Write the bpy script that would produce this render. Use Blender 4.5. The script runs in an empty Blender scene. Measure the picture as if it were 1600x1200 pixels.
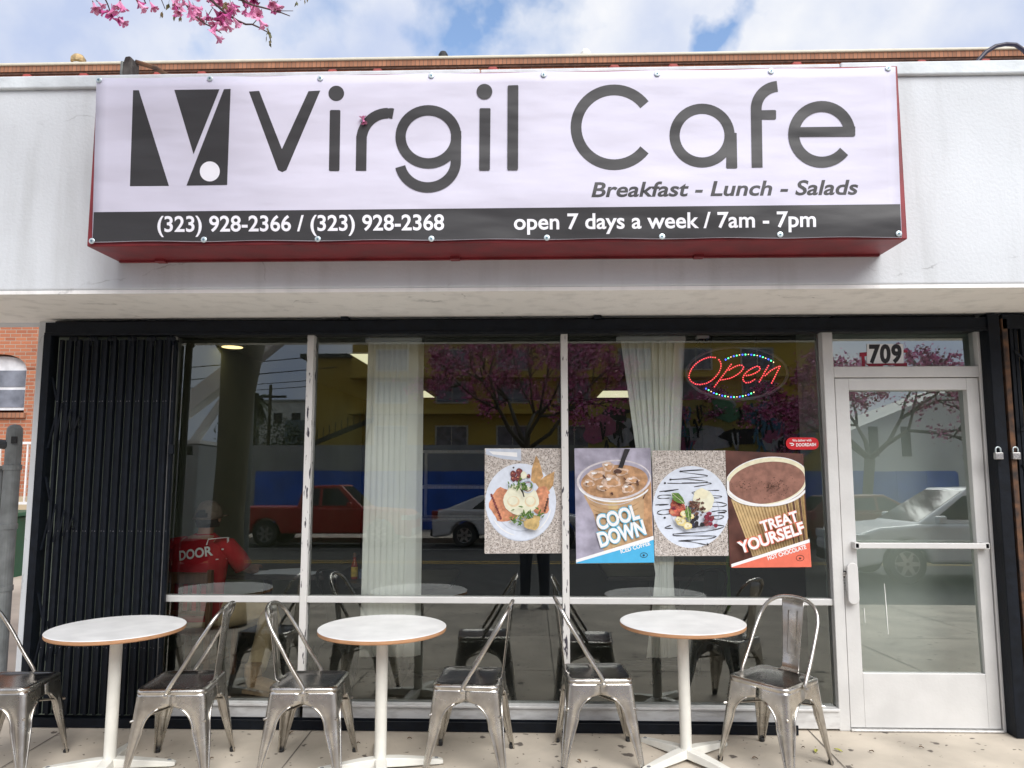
import bpy, math, random
from mathutils import Vector, Matrix
R = math.radians
random.seed(7)
sc = bpy.context.scene
COL = sc.collection

# ------------------------------------------------------------------ camera
F, PITCH, YAW, CH, CD = 1160.0, R(6.15), R(1.72), 1.6, 4.774
cam = bpy.data.cameras.new('camera'); co = bpy.data.objects.new('camera', cam); COL.objects.link(co)
co.location = (0, -CD, CH); co.rotation_euler = (R(90) + PITCH, 0, YAW)
cam.sensor_width = 36; cam.lens = F/1600*36; cam.clip_start = .02; cam.clip_end = 2000
sc.camera = co
# ------------------------------------------------------------------ sky and sun
SUN_EL, SUN_AZ = R(45), R(155)          # azimuth clockwise from +Y: behind the photographer, to the right
w = bpy.data.worlds.new('World'); sc.world = w; w.use_nodes = True
nt = w.node_tree; N = nt.nodes; L = nt.links; N.clear()
out = N.new('ShaderNodeOutputWorld')
sky = N.new('ShaderNodeTexSky'); sky.sky_type = 'NISHITA'; sky.sun_disc = False
sky.sun_elevation = SUN_EL; sky.sun_rotation = SUN_AZ
bg = N.new('ShaderNodeBackground'); bg.inputs[1].default_value = .14; L.new(sky.outputs[0], bg.inputs[0])
tc = N.new('ShaderNodeTexCoord')
def vmath(op, a, b=None):
    n = N.new('ShaderNodeVectorMath'); n.operation = op; L.new(a, n.inputs[0])
    if b is not None: n.inputs[1].default_value = b
    return n
def fmath(op, a, b=None, clamp=False):
    n = N.new('ShaderNodeMath'); n.operation = op; n.use_clamp = clamp
    for i, v in enumerate((a, b)):
        if v is None: continue
        if isinstance(v, (int, float)): n.inputs[i].default_value = v
        else: L.new(v, n.inputs[i])
    return n.outputs[0]
gen = tc.outputs['Generated']
nz = N.new('ShaderNodeTexNoise'); nz.inputs['Scale'].default_value = 3.2; nz.inputs['Detail'].default_value = 7
nz.inputs['Roughness'].default_value = .55; L.new(gen, nz.inputs['Vector'])
cover = fmath('ADD', fmath('MULTIPLY', fmath('SUBTRACT', nz.outputs[0], .5), 1.1), 1.05)
wn = N.new('ShaderNodeTexNoise'); wn.inputs['Scale'].default_value = 9; wn.inputs['Detail'].default_value = 5; L.new(gen, wn.inputs['Vector'])
wv = N.new('ShaderNodeVectorMath'); wv.operation = 'MULTIPLY_ADD'; wv.inputs[1].default_value = (.26, .26, .26); L.new(wn.outputs['Color'], wv.inputs[0]); L.new(gen, wv.inputs[2])
warped = vmath('SUBTRACT', wv.outputs[0], (.13, .13, .13)).outputs[0]
def skydir(px, py):
    u = (px-800)/F; v = -(py-600)/F
    Y = math.cos(PITCH)-v*math.sin(PITCH); Z = math.sin(PITCH)+v*math.cos(PITCH)
    d = Vector((u*math.cos(YAW)-Y*math.sin(YAW), u*math.sin(YAW)+Y*math.cos(YAW), Z)); d.normalize(); return d
for (px, py, rad, amt) in ((735, 38, .05, 1.0), (845, 0, .045, 1.0), (287, 63, .03, 1.0), (515, 48, .04, .9), (1165, 42, .03, 1.2), (690, 20, .05, .7), (1110, 62, .03, .8)):
    d = skydir(px, py)
    dp = vmath('DISTANCE', warped, tuple(d)).outputs['Value']
    g = fmath('MULTIPLY', fmath('SUBTRACT', 1.0, fmath('DIVIDE', dp, rad*2.0), True), amt)
    cover = fmath('SUBTRACT', cover, g)
cover = fmath('MULTIPLY', cover, 1.35, True)
nz2 = N.new('ShaderNodeTexNoise'); nz2.inputs['Scale'].default_value = 5.5; nz2.inputs['Detail'].default_value = 6; L.new(gen, nz2.inputs['Vector'])
rmp = N.new('ShaderNodeValToRGB'); rmp.color_ramp.elements[0].position = .36; rmp.color_ramp.elements[1].position = .66
rmp.color_ramp.elements[0].color = (.56, .65, .88, 1); rmp.color_ramp.elements[1].color = (.96, .97, 1.0, 1)
L.new(nz2.outputs[0], rmp.inputs[0])
bg2 = N.new('ShaderNodeBackground'); bg2.inputs[1].default_value = .55; L.new(rmp.outputs[0], bg2.inputs[0])
mx = N.new('ShaderNodeMixShader'); L.new(cover, mx.inputs[0]); L.new(bg.outputs[0], mx.inputs[1]); L.new(bg2.outputs[0], mx.inputs[2])
L.new(mx.outputs[0], out.inputs[0])
sl = bpy.data.lights.new('sun', 'SUN'); so = bpy.data.objects.new('sun', sl); COL.objects.link(so)
sl.energy = 2.3; sl.angle = R(48); sl.color = (1, .975, .94)
sd = Vector((math.sin(SUN_AZ)*math.cos(SUN_EL), math.cos(SUN_AZ)*math.cos(SUN_EL), math.sin(SUN_EL)))
so.rotation_euler = sd.to_track_quat('Z', 'Y').to_euler(); so.location = sd*60
sc.view_settings.view_transform = 'Standard'; sc.view_settings.look = 'None'; sc.view_settings.gamma = 1
sc.view_settings.exposure = .86
sc.cycles.use_denoising = True
sc.cycles.max_bounces = 10; sc.cycles.transparent_max_bounces = 24; sc.cycles.glossy_bounces = 5

# ------------------------------------------------------------------ helpers
def ray(px, py):
    u = (px-800)/F; v = -(py-600)/F
    Y = math.cos(PITCH)-v*math.sin(PITCH); Z = math.sin(PITCH)+v*math.cos(PITCH)
    return Vector((u*math.cos(YAW)-Y*math.sin(YAW), u*math.sin(YAW)+Y*math.cos(YAW), Z))
def onY(px, py, y):                    # point of the plane Y = y that the photo shows at a pixel
    r = ray(px, py); t = (y+CD)/r.y; return Vector((r.x*t, y, CH+r.z*t))
def onZ(px, py, z):
    r = ray(px, py); t = (z-CH)/r.z; return Vector((r.x*t, -CD+r.y*t, z))

def tag(o, label=None, cat=None, group=None, kind=None):
    if label: o['label'] = label
    if cat: o['category'] = cat
    if group: o['group'] = group
    if kind: o['kind'] = kind
    return o
def empty(name, loc=(0, 0, 0), rz=0, label=None, cat=None, group=None):
    o = bpy.data.objects.new(name, None); COL.objects.link(o); o.location = loc; o.rotation_euler = (0, 0, rz); o.empty_display_size = .1
    return tag(o, label, cat, group)
def copy_tree(o, parent=None):
    c = o.copy(); COL.objects.link(c); c.parent = parent
    for ch in list(o.children): copy_tree(ch, c)
    return c

class MB:
    def __init__(s): s.v = []; s.f = []; s.m = []; s.cur = 0
    def mat(s, i): s.cur = i; return s
    def add(s, vs, fs):
        n = len(s.v); s.v += [tuple(v) for v in vs]; s.f += [tuple(i+n for i in f) for f in fs]; s.m += [s.cur]*len(fs); return s
    def box(s, x0, x1, y0, y1, z0, z1):
        if x0 > x1: x0, x1 = x1, x0
        if y0 > y1: y0, y1 = y1, y0
        if z0 > z1: z0, z1 = z1, z0
        vs = [(x, y, z) for z in (z0, z1) for y in (y0, y1) for x in (x0, x1)]
        return s.add(vs, [(0, 2, 3, 1), (4, 5, 7, 6), (0, 1, 5, 4), (2, 6, 7, 3), (0, 4, 6, 2), (1, 3, 7, 5)])
    def prism(s, poly, d0, d1, axis='y'):      # poly: 2D points; axis x: (y,z), y: (x,z), z: (x,y)
        def p(a, d): return (d, a[0], a[1]) if axis == 'x' else ((a[0], d, a[1]) if axis == 'y' else (a[0], a[1], d))
        n = len(poly); vs = [p(a, d0) for a in poly]+[p(a, d1) for a in poly]
        fs = [tuple(range(n)), tuple(range(2*n-1, n-1, -1))]+[(i, i+n, (i+1) % n+n, (i+1) % n) for i in range(n)]
        return s.add(vs, fs)
    def tube(s, pts, r, n=8, cap=True):
        pts = [Vector(p) for p in pts]; k = len(pts); rs = r if isinstance(r, (list, tuple)) else [r]*k
        vs = []; up = None
        for i, p in enumerate(pts):
            t = (pts[min(i+1, k-1)]-pts[max(i-1, 0)]);
            if t.length < 1e-9: t = Vector((0, 0, 1))
            t.normalize()
            if up is None: up = Vector((0, 0, 1)) if abs(t.z) < .9 else Vector((1, 0, 0))
            a = t.cross(up);
            if a.length < 1e-6: a = t.cross(Vector((0, 1, 0)))
            a.normalize(); b = a.cross(t); up = b.copy()
            for j in range(n):
                q = 2*math.pi*j/n; vs.append(p+(a*math.cos(q)+b*math.sin(q))*rs[i])
        fs = [(i*n+j, i*n+(j+1) % n, (i+1)*n+(j+1) % n, (i+1)*n+j) for i in range(k-1) for j in range(n)]
        if cap: fs += [tuple(range(n-1, -1, -1)), tuple((k-1)*n+j for j in range(n))]
        return s.add(vs, fs)
    def lathe(s, prof, c=(0, 0, 0), n=32, sx=1, sy=1, axis='z'):
        vs = []; k = len(prof)
        for (r, z) in prof:
            for j in range(n):
                q = 2*math.pi*j/n; a, b = r*math.cos(q)*sx, r*math.sin(q)*sy
                vs.append((c[0]+a, c[1]+b, c[2]+z) if axis == 'z' else ((c[0]+a, c[1]+z, c[2]+b) if axis == 'y' else (c[0]+z, c[1]+a, c[2]+b)))
        fs = [(i*n+j, i*n+(j+1) % n, (i+1)*n+(j+1) % n, (i+1)*n+j) for i in range(k-1) for j in range(n)]
        fs += [tuple(range(n-1, -1, -1)), tuple((k-1)*n+j for j in range(n))]
        return s.add(vs, fs)
    def grid(s, rows, closed=False):
        nc = len(rows[0]); vs = [p for r in rows for p in r]
        fs = [(i*nc+j, i*nc+(j+1) % nc, (i+1)*nc+(j+1) % nc, (i+1)*nc+j) for i in range(len(rows)-1) for j in range(nc if closed else nc-1)]
        return s.add(vs, fs)
    def build(s, name, mats, parent=None, smooth=False, bevel=0, seg=2, solid=0, angle=35):
        me = bpy.data.meshes.new(name); me.from_pydata(s.v, [], s.f)
        if not isinstance(mats, (list, tuple)): mats = [mats]
        for m in mats: me.materials.append(m)
        me.polygons.foreach_set('material_index', s.m)
        if smooth: me.polygons.foreach_set('use_smooth', [True]*len(me.polygons))
        me.update(); o = bpy.data.objects.new(name, me); COL.objects.link(o)
        if parent: o.parent = parent
        if solid:
            q = o.modifiers.new('solid', 'SOLIDIFY'); q.thickness = solid; q.offset = 0
        if bevel:
            q = o.modifiers.new('bevel', 'BEVEL'); q.width = bevel; q.segments = seg; q.limit_method = 'ANGLE'; q.angle_limit = R(angle)
        return o

def M(name, col, rough=.6, metal=0, var=.12, vs=6, bump=0, bs=60, bd=.01, col2=None, spec=.5, emit=0, lo=.35, hi=.65, detail=5, stretch=None, alpha=None):
    m = bpy.data.materials.new(name); m.use_nodes = True; t = m.node_tree; n = t.nodes; l = t.links
    b = n['Principled BSDF']; b.inputs['Roughness'].default_value = rough; b.inputs['Metallic'].default_value = metal
    b.inputs['Specular IOR Level'].default_value = spec
    c = (*col, 1); b.inputs['Base Color'].default_value = c
    if emit:
        b.inputs['Emission Color'].default_value = c; b.inputs['Emission Strength'].default_value = emit
    g = n.new('ShaderNodeNewGeometry'); vec = g.outputs['Position']
    if stretch:
        mp = n.new('ShaderNodeMapping'); mp.inputs['Scale'].default_value = stretch; l.new(vec, mp.inputs[0]); vec = mp.outputs[0]
    if var or col2:
        z = n.new('ShaderNodeTexNoise'); z.inputs['Scale'].default_value = vs; z.inputs['Detail'].default_value = detail; l.new(vec, z.inputs['Vector'])
        r = n.new('ShaderNodeValToRGB'); e = r.color_ramp.elements; e[0].position = lo; e[1].position = hi
        if col2: e[0].color = c; e[1].color = (*col2, 1)
        else:
            e[0].color = (*[x*(1-var) for x in col], 1); e[1].color = (*[min(1, x*(1+var)) for x in col], 1)
        l.new(z.outputs[0], r.inputs[0]); l.new(r.outputs[0], b.inputs['Base Color'])
        if emit: l.new(r.outputs[0], b.inputs['Emission Color'])
        rr = n.new('ShaderNodeMapRange'); rr.inputs[3].default_value = max(0, rough-.08); rr.inputs[4].default_value = min(1, rough+.08)
        l.new(z.outputs[0], rr.inputs[0]); l.new(rr.outputs[0], b.inputs['Roughness'])
    if bump:
        z2 = n.new('ShaderNodeTexNoise'); z2.inputs['Scale'].default_value = bs; z2.inputs['Detail'].default_value = 5; l.new(vec, z2.inputs['Vector'])
        bp = n.new('ShaderNodeBump'); bp.inputs['Strength'].default_value = bump; bp.inputs['Distance'].default_value = bd
        l.new(z2.outputs[0], bp.inputs['Height']); l.new(bp.outputs[0], b.inputs['Normal'])
    return m
def nodes(m): return m.node_tree.nodes, m.node_tree.links, m.node_tree.nodes['Principled BSDF']

def text_mesh(txt, bold=0, shear=0, spacing=1):
    cu = bpy.data.curves.new('t', 'FONT'); cu.body = txt; cu.size = 1; cu.offset = bold; cu.shear = shear; cu.space_character = spacing; cu.resolution_u = 4
    o = bpy.data.objects.new('t', cu); COL.objects.link(o)
    dg = bpy.context.evaluated_depsgraph_get(); dg.update()
    me = bpy.data.meshes.new_from_object(o.evaluated_get(dg))
    vs = [(v.co.x, v.co.y) for v in me.vertices]; fs = [tuple(p.vertices) for p in me.polygons]
    bpy.data.objects.remove(o); bpy.data.curves.remove(cu); bpy.data.meshes.remove(me)
    return vs, fs

class Flat:
    """layers of flat coloured shapes lying on a plane Y = y; shapes are given in photo pixels and land on that plane"""
    def __init__(s, y, step=.0004, sub=None): s.mb = MB(); s.y = y; s.d = step; s.step = step; s.sub = sub or (lambda x, z: (x, z))
    def P(s, px, py):
        v = onY(*s.sub(px, py), s.y); return (v.x, s.y-s.d, v.z)
    def up(s): s.d += s.step
    def poly(s, pts, m):
        s.mb.mat(m).add([s.P(*p) for p in pts], [tuple(range(len(pts)))]); s.up()
    def ellipse(s, cx, cy, rx, ry, m, rot=0, n=36):
        c, q = math.cos(R(rot)), math.sin(R(rot))
        s.poly([(cx+rx*math.cos(a)*c-ry*math.sin(a)*q, cy+rx*math.cos(a)*q+ry*math.sin(a)*c) for a in [2*math.pi*i/n for i in range(n)]], m)
    def stroke(s, pts, wd, m, closed=False, layer=True):
        k = len(pts); Lp = []; Rp = []
        for i in range(k):
            if closed: a, b = pts[(i-1) % k], pts[(i+1) % k]
            else: a, b = pts[max(i-1, 0)], pts[min(i+1, k-1)]
            dx, dy = b[0]-a[0], b[1]-a[1]; d = math.hypot(dx, dy) or 1; nx, ny = -dy/d, dx/d
            ww = wd[i] if isinstance(wd, (list, tuple)) else wd
            Lp.append((pts[i][0]+nx*ww/2, pts[i][1]+ny*ww/2)); Rp.append((pts[i][0]-nx*ww/2, pts[i][1]-ny*ww/2))
        vs = [s.P(*p) for p in Lp]+[s.P(*p) for p in Rp]
        fs = [(i, (i+1) % k, (i+1) % k+k, i+k) for i in range(k if closed else k-1)]
        s.mb.mat(m).add(vs, fs)
        if layer: s.up()
    def text(s, txt, p0, p1, cap, m, bold=0, shear=0, spacing=1, capref=.729, layer=True):
        """text whose ink runs from pixel p0 to p1 along its baseline; cap = capital height in pixels"""
        vs, fs = text_mesh(txt, bold, shear, spacing)
        x0 = min(v[0] for v in vs); x1 = max(v[0] for v in vs)
        ux, uy = (p1[0]-p0[0]), (p1[1]-p0[1]); d = math.hypot(ux, uy); ux /= d; uy /= d
        k = d/(x1-x0); q = cap/capref
        s.mb.mat(m).add([s.P(p0[0]+(x-x0)*k*ux+y*q*uy, p0[1]+(x-x0)*k*uy-y*q*ux) for x, y in vs], fs)
        if layer: s.up()
    def build(s, name, mats, parent=None): return s.mb.build(name, mats, parent)
def arc(cx, cy, r, a0, a1, n=24, ry=None):    # degrees, screen sense (y down)
    ry = ry or r
    return [(cx+r*math.cos(R(a0+(a1-a0)*i/n)), cy+ry*math.sin(R(a0+(a1-a0)*i/n))) for i in range(n+1)]
CAPREF = max(v[1] for v in text_mesh('H')[0])
# ------------------------------------------------------------------ materials
m_conc = M('sidewalk concrete', (.48, .425, .35), .85, var=.26, vs=2.2, lo=.3, hi=.7, bump=.25, bs=90, bd=.004)
def gum_spots(m, scale, size, col):
    n, l, b = nodes(m)
    src = b.inputs['Base Color'].links[0].from_socket
    g = n.new('ShaderNodeNewGeometry')
    wz = n.new('ShaderNodeTexNoise'); wz.inputs['Scale'].default_value = 14; wz.inputs['Detail'].default_value = 3; l.new(g.outputs['Position'], wz.inputs['Vector'])
    wa = n.new('ShaderNodeVectorMath'); wa.operation = 'MULTIPLY_ADD'; wa.inputs[1].default_value = (.09, .09, 0); l.new(wz.outputs['Color'], wa.inputs[0]); l.new(g.outputs['Position'], wa.inputs[2])
    v = n.new('ShaderNodeTexVoronoi'); v.inputs['Scale'].default_value = scale; l.new(wa.outputs[0], v.inputs['Vector'])
    rs = n.new('ShaderNodeMath'); rs.operation = 'MULTIPLY'; rs.inputs[1].default_value = size; l.new(v.outputs['Color'], rs.inputs[0])
    lt = n.new('ShaderNodeMath'); lt.operation = 'SUBTRACT'; l.new(rs.outputs[0], lt.inputs[0]); l.new(v.outputs['Distance'], lt.inputs[1])
    sm = n.new('ShaderNodeMapRange'); sm.inputs[1].default_value = 0; sm.inputs[2].default_value = size*.22; l.new(lt.outputs[0], sm.inputs[0])
    mixn = n.new('ShaderNodeMix'); mixn.data_type = 'RGBA'; l.new(sm.outputs[0], mixn.inputs[0]); l.new(src, mixn.inputs[6]); mixn.inputs[7].default_value = (*col, 1)
    l.new(mixn.outputs[2], b.inputs['Base Color'])
gum_spots(m_conc, 8, .26, (.12, .10, .085)); gum_spots(m_conc, 21, .25, (.17, .145, .12))
m_asph = M('asphalt', (.05, .05, .05), .9, var=.25, vs=3, bump=.4, bs=160, bd=.005)
m_earth = M('earth', (.22, .19, .15), .95, var=.2, vs=.3)
m_yline = M('yellow road paint', (.55, .36, .05), .7, vs=12)
m_wline = M('white road paint', (.6, .6, .58), .7, vs=12)
def stucco(name, col, col2):
    m = M(name, col, .78, col2=col2, vs=1.1, lo=.3, hi=.7, bump=.4, bs=55, bd=.005, detail=7)
    n, l, b = nodes(m)
    src = b.inputs['Base Color'].links[0].from_socket
    g = n.new('ShaderNodeNewGeometry'); mp = n.new('ShaderNodeMapping'); mp.inputs['Scale'].default_value = (5, 5, .5); l.new(g.outputs['Position'], mp.inputs[0])
    z = n.new('ShaderNodeTexNoise'); z.inputs['Scale'].default_value = 1.6; z.inputs['Detail'].default_value = 8; l.new(mp.outputs[0], z.inputs['Vector'])
    mr = n.new('ShaderNodeMapRange'); mr.inputs[1].default_value = .50; mr.inputs[2].default_value = .76; mr.inputs[4].default_value = .34; l.new(z.outputs[0], mr.inputs[0])
    q = n.new('ShaderNodeMix'); q.data_type = 'RGBA'; l.new(mr.outputs[0], q.inputs[0]); l.new(src, q.inputs[6]); q.inputs[7].default_value = (.36, .37, .36, 1)
    wz = n.new('ShaderNodeTexNoise'); wz.inputs['Scale'].default_value = 5; wz.inputs['Detail'].default_value = 6; l.new(g.outputs['Position'], wz.inputs['Vector'])
    wa = n.new('ShaderNodeVectorMath'); wa.operation = 'MULTIPLY_ADD'; wa.inputs[1].default_value = (.22, .22, .22); l.new(wz.outputs['Color'], wa.inputs[0]); l.new(g.outputs['Position'], wa.inputs[2])
    vo = n.new('ShaderNodeTexVoronoi'); vo.feature = 'DISTANCE_TO_EDGE'; vo.inputs['Scale'].default_value = .8; l.new(wa.outputs[0], vo.inputs['Vector'])
    ck = n.new('ShaderNodeMapRange'); ck.inputs[1].default_value = .0015; ck.inputs[2].default_value = .005; ck.inputs[3].default_value = .38; ck.inputs[4].default_value = 0; l.new(vo.outputs['Distance'], ck.inputs[0])
    mk = n.new('ShaderNodeMapRange'); mk.inputs[1].default_value = .5; mk.inputs[2].default_value = .62; l.new(z.outputs[0], mk.inputs[0])
    mm = n.new('ShaderNodeMath'); mm.operation = 'MULTIPLY'; l.new(ck.outputs[0], mm.inputs[0]); l.new(mk.outputs[0], mm.inputs[1])
    q2 = n.new('ShaderNodeMix'); q2.data_type = 'RGBA'; l.new(mm.outputs[0], q2.inputs[0]); l.new(q.outputs[2], q2.inputs[6]); q2.inputs[7].default_value = (.16, .16, .16, 1)
    l.new(q2.outputs[2], b.inputs['Base Color']); return m
m_stucco = stucco('painted stucco', (.54, .56, .58), (.68, .71, .74))
m_soffit = stucco('soffit plaster', (.84, .83, .81), (.90, .89, .87))
m_coping = M('parapet coping', (.62, .66, .68), .6, var=.12, vs=5, bump=.3, bs=30)
m_alu = M('weathered aluminium', (.60, .59, .57), .42, .55, var=.15, vs=18, bump=.06, bs=120, stretch=(3, 3, .5))
m_alupaint = M('pale painted frame', (.60, .595, .58), .5, .1, var=.05, vs=5, bump=.1, bs=60)
m_chip = M('chipped frame paint', (.66, .645, .62), .55, .1, col2=(.05, .045, .06), vs=22, lo=.60, hi=.63, stretch=(2, 2, .45))
m_dark = M('dark rubber', (.015, .015, .016), .6, var=.1)
m_black = M('black painted steel', (.004, .006, .010), .55, 0, spec=.22, var=.3, vs=20, bump=.15, bs=60)
m_rust = M('rusted steel', (.16, .075, .035), .8, .1, col2=(.035, .028, .026), vs=14, bump=.3, bs=40)
m_red = M('red painted sheet metal', (.20, .022, .028), .45, .1, var=.22, vs=7, bump=.08, bs=20)
m_bolt = M('zinc screw', (.62, .70, .72), .35, .6, var=.1)
m_white = M('white paint', (.78, .78, .75), .5, var=.05)
m_brass = M('lock cylinder', (.65, .63, .6), .25, .9, var=.1)

def banner_mat(name, col, rough):
    m = M(name, col, rough, var=.03, vs=3)
    n, l, b = nodes(m)
    g = n.new('ShaderNodeNewGeometry')
    acc = None
    for (sc_, rot, st, sl_) in ((.75, 42, 1.0, (.8, 1, 2.6)), (.8, -34, .8, (.9, 1, 2.4)), (2.6, 38, .16, (.5, 1, 2.2))):
        mp = n.new('ShaderNodeMapping'); mp.inputs['Rotation'].default_value = (0, R(rot), 0); mp.inputs['Scale'].default_value = tuple(v*sc_ for v in sl_)
        l.new(g.outputs['Position'], mp.inputs[0])
        z = n.new('ShaderNodeTexNoise'); z.inputs['Scale'].default_value = 1.3; z.inputs['Detail'].default_value = 2.5; z.inputs['Roughness'].default_value = .4; l.new(mp.outputs[0], z.inputs['Vector'])
        a = n.new('ShaderNodeMath'); a.operation = 'MULTIPLY'; a.inputs[1].default_value = st; l.new(z.outputs[0], a.inputs[0])
        if acc is None: acc = a.outputs[0]
        else:
            p = n.new('ShaderNodeMath'); l.new(acc, p.inputs[0]); l.new(a.outputs[0], p.inputs[1]); acc = p.outputs[0]
    bp = n.new('ShaderNodeBump'); bp.inputs['Strength'].default_value = .6; bp.inputs['Distance'].default_value = .09; b.inputs['Specular IOR Level'].default_value = .3; l.new(acc, bp.inputs['Height']); l.new(bp.outputs[0], b.inputs['Normal'])
    return m
m_banner = banner_mat('banner vinyl', (.60, .58, .685), .5)
m_bink = banner_mat('banner dark print', (.042, .041, .043), .42)
m_bwhite = banner_mat('banner white print', (.80, .79, .84), .5)

def glass(name, tint, refl):
    m = bpy.data.materials.new(name); m.use_nodes = True; t = m.node_tree; n = t.nodes; l = t.links; n.clear()
    o = n.new('ShaderNodeOutputMaterial'); tr = n.new('ShaderNodeBsdfTransparent'); tr.inputs[0].default_value = (*tint, 1)
    if refl <= 0: l.new(tr.outputs[0], o.inputs[0]); return m
    gl = n.new('ShaderNodeBsdfGlossy'); gl.inputs['Roughness'].default_value = 0; gl.inputs[0].default_value = (.95, 1, .97, 1)
    lw = n.new('ShaderNodeFresnel'); lw.inputs[0].default_value = 1.5
    ad = n.new('ShaderNodeMath'); ad.operation = 'ADD'; ad.use_clamp = True; ad.inputs[1].default_value = refl; l.new(lw.outputs[0], ad.inputs[0])
    mx = n.new('ShaderNodeMixShader'); l.new(ad.outputs[0], mx.inputs[0]); l.new(tr.outputs[0], mx.inputs[1]); l.new(gl.outputs[0], mx.inputs[2]); l.new(mx.outputs[0], o.inputs[0])
    return m
m_glass = glass('window glass', (.965, .985, .965), .10)
m_dglass = glass('door glass', (.95, .97, .95), .25)
m_glassb = glass('window glass inner face', (.985, .99, .985), 0)

# ------------------------------------------------------------------ ground, sidewalk, road
def profile_sheet(name, prof, x0, x1, mat, kind='structure'):
    b = MB(); rows = [[(x, y, z) for x in (x0, x1)] for (y, z) in prof]; b.grid(rows)
    return tag(b.build(name, mat), kind=kind)
def gz(y):                                  # the pavement falls towards the gutter
    return 0 if y >= 0 else -.02*min(-y, 5.6)
profile_sheet('ground', [(500, -.3), (12, -.3), (6, -.12), (0, -.12), (-5.5, -.45), (-18.4, -.5), (-24, -.3), (-600, -.3)], -500, 500, m_earth)
b = MB(); b.add([(x, y, z) for x in (-60, 60) for (y, z) in ((.0, 0), (-5.6, -.112), (-5.66, -.12), (-5.66, -.36), (.0, -.11))], [(0, 1, 6, 5), (1, 2, 7, 6), (2, 3, 8, 7), (3, 4, 9, 8), (4, 0, 5, 9), (0, 4, 3, 2, 1), (5, 6, 7, 8, 9)])
tag(b.build('sidewalk', m_conc), kind='structure')
b = MB()
for x in (-4.35, -2.85, -1.35, .15, 1.65, 3.15, 4.65): b.add([(x-.004, -.02, .0021), (x+.004, -.02, .0021), (x+.004, -5.6, -.1099), (x-.004, -5.6, -.1099)], [(0, 1, 2, 3)])
for y in (-1.5, -3.1): b.add([(-20, y-.004, gz(y)+.0021), (-20, y+.004, gz(y)+.0021), (20, y+.004, gz(y)+.0021), (20, y-.004, gz(y)+.0021)], [(0, 1, 2, 3)])
tag(b.build('pavement_joints', M('joint shadow dirt', (.16, .14, .12), .95, var=.3, vs=8)), kind='structure')  # thin dark lines for the scored joints between slabs
profile_sheet('road', [(-5.66, -.25), (-11.8, -.20), (-18, -.25)], -150, 150, m_asph)
def rz(y): return -.25+.05*min(-5.66-y, 6.14)/6.14 if y > -11.8 else -.20-.05*(-11.8-y)/6.2
b = MB()
for (y, mi, wdt) in ((-11.6, 0, .11), (-11.95, 0, .11), (-15.4, 1, .09)):
    b.mat(mi).add([(-150, y-wdt/2, rz(y-wdt/2)+.006), (-150, y+wdt/2, rz(y+wdt/2)+.006), (150, y+wdt/2, rz(y+wdt/2)+.006), (150, y-wdt/2, rz(y-wdt/2)+.006)], [(0, 1, 2, 3)])
tag(b.build('road_markings', [m_yline, m_wline]), kind='structure')
b = MB(); b.box(-60, 60, -22.2, -18, -.6, -.10); tag(b.build('far_sidewalk', m_conc), kind='structure')
b = MB(); b.box(-30, -3.32, .012, 12, -.14, -.012); tag(b.build('side_alley', M('alley concrete', (.42, .37, .31), .9, var=.2, vs=1.2, bump=.2, bs=60)), kind='structure')
b = MB(); b.add([(-4.9, .5, -.006), (-3.45, .5, -.006), (-3.45, .62, -.006), (-4.9, .62, -.006)], [(0, 1, 2, 3)]); tag(b.build('alley_paint_line', M('blue kerb paint', (.03, .16, .5), .7, vs=12)), kind='structure')

# ------------------------------------------------------------------ the cafe building
FY, SZ, PZ = -.80, 2.54, 3.81               # fascia front, soffit height, parapet top
GT, GB = 2.437, .13                          # top and bottom of the glazing
cafe = empty('cafe_building', (0, 0, 0), 0, 'pale grey stucco storefront with aluminium framed windows and glass door', 'cafe')
b = MB(); b.box(-7.2, 7.2, FY, .30, SZ+.02, PZ-.07); b.build('fascia', m_stucco, cafe, bevel=.012, seg=3)
b = MB(); b.box(-7.2, 7.2, FY+.003, .02, SZ, SZ+.0205); b.build('soffit', m_soffit, cafe)
b = MB(); b.box(-7.2, -.3, FY-.022, .34, PZ-.075, PZ); b.box(-.296, 1.7, FY-.020, .34, PZ-.075, PZ-.002); b.box(1.704, 7.2, FY-.022, .34, PZ-.073, PZ+.004); b.build('coping', m_coping, cafe, bevel=.008)
b = MB(); b.box(-3.285, -3.165, -.015, .40, -.05, SZ); b.build('column', m_stucco, cafe, bevel=.008)
m_side = stucco('side wall stucco', (.62, .62, .60), (.7, .7, .68))
b = MB(); b.box(-3.27, -3.12, .40, 8.7, -.1, 3.5); b.box(3.02, 3.15, .06, 8.7, -.1, 3.5); b.box(-3.12, 3.02, 8.55, 8.7, -.1, 3.5); b.build('outer_wall', m_side, cafe)
b = MB(); b.box(-3.27, 3.15, .30, 8.7, 3.5, 3.6); b.build('roof', M('roof felt', (.25, .25, .25), .9), cafe)
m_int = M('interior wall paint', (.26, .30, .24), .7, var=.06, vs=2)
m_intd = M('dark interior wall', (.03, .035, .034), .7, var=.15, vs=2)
m_ceil = M('ceiling paint', (.40, .42, .38), .8, var=.04)
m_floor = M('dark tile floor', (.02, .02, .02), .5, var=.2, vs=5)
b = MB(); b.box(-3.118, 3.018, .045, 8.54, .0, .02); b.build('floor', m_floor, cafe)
b = MB(); b.box(-3.118, 3.018, .06, 8.54, 2.75, 2.78); b.build('ceiling', m_ceil, cafe)
b = MB(); b.box(-3.118, -3.09, .06, 8.54, .02, 2.75); b.build('interior_wall', m_int, cafe)
b = MB(); b.box(-3.09, 3.016, 8.50, 8.54, .02, 2.75); b.box(2.985, 3.016, 1.72, 8.5, .02, 2.75); b.build('back_wall', m_intd, cafe)
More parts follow.
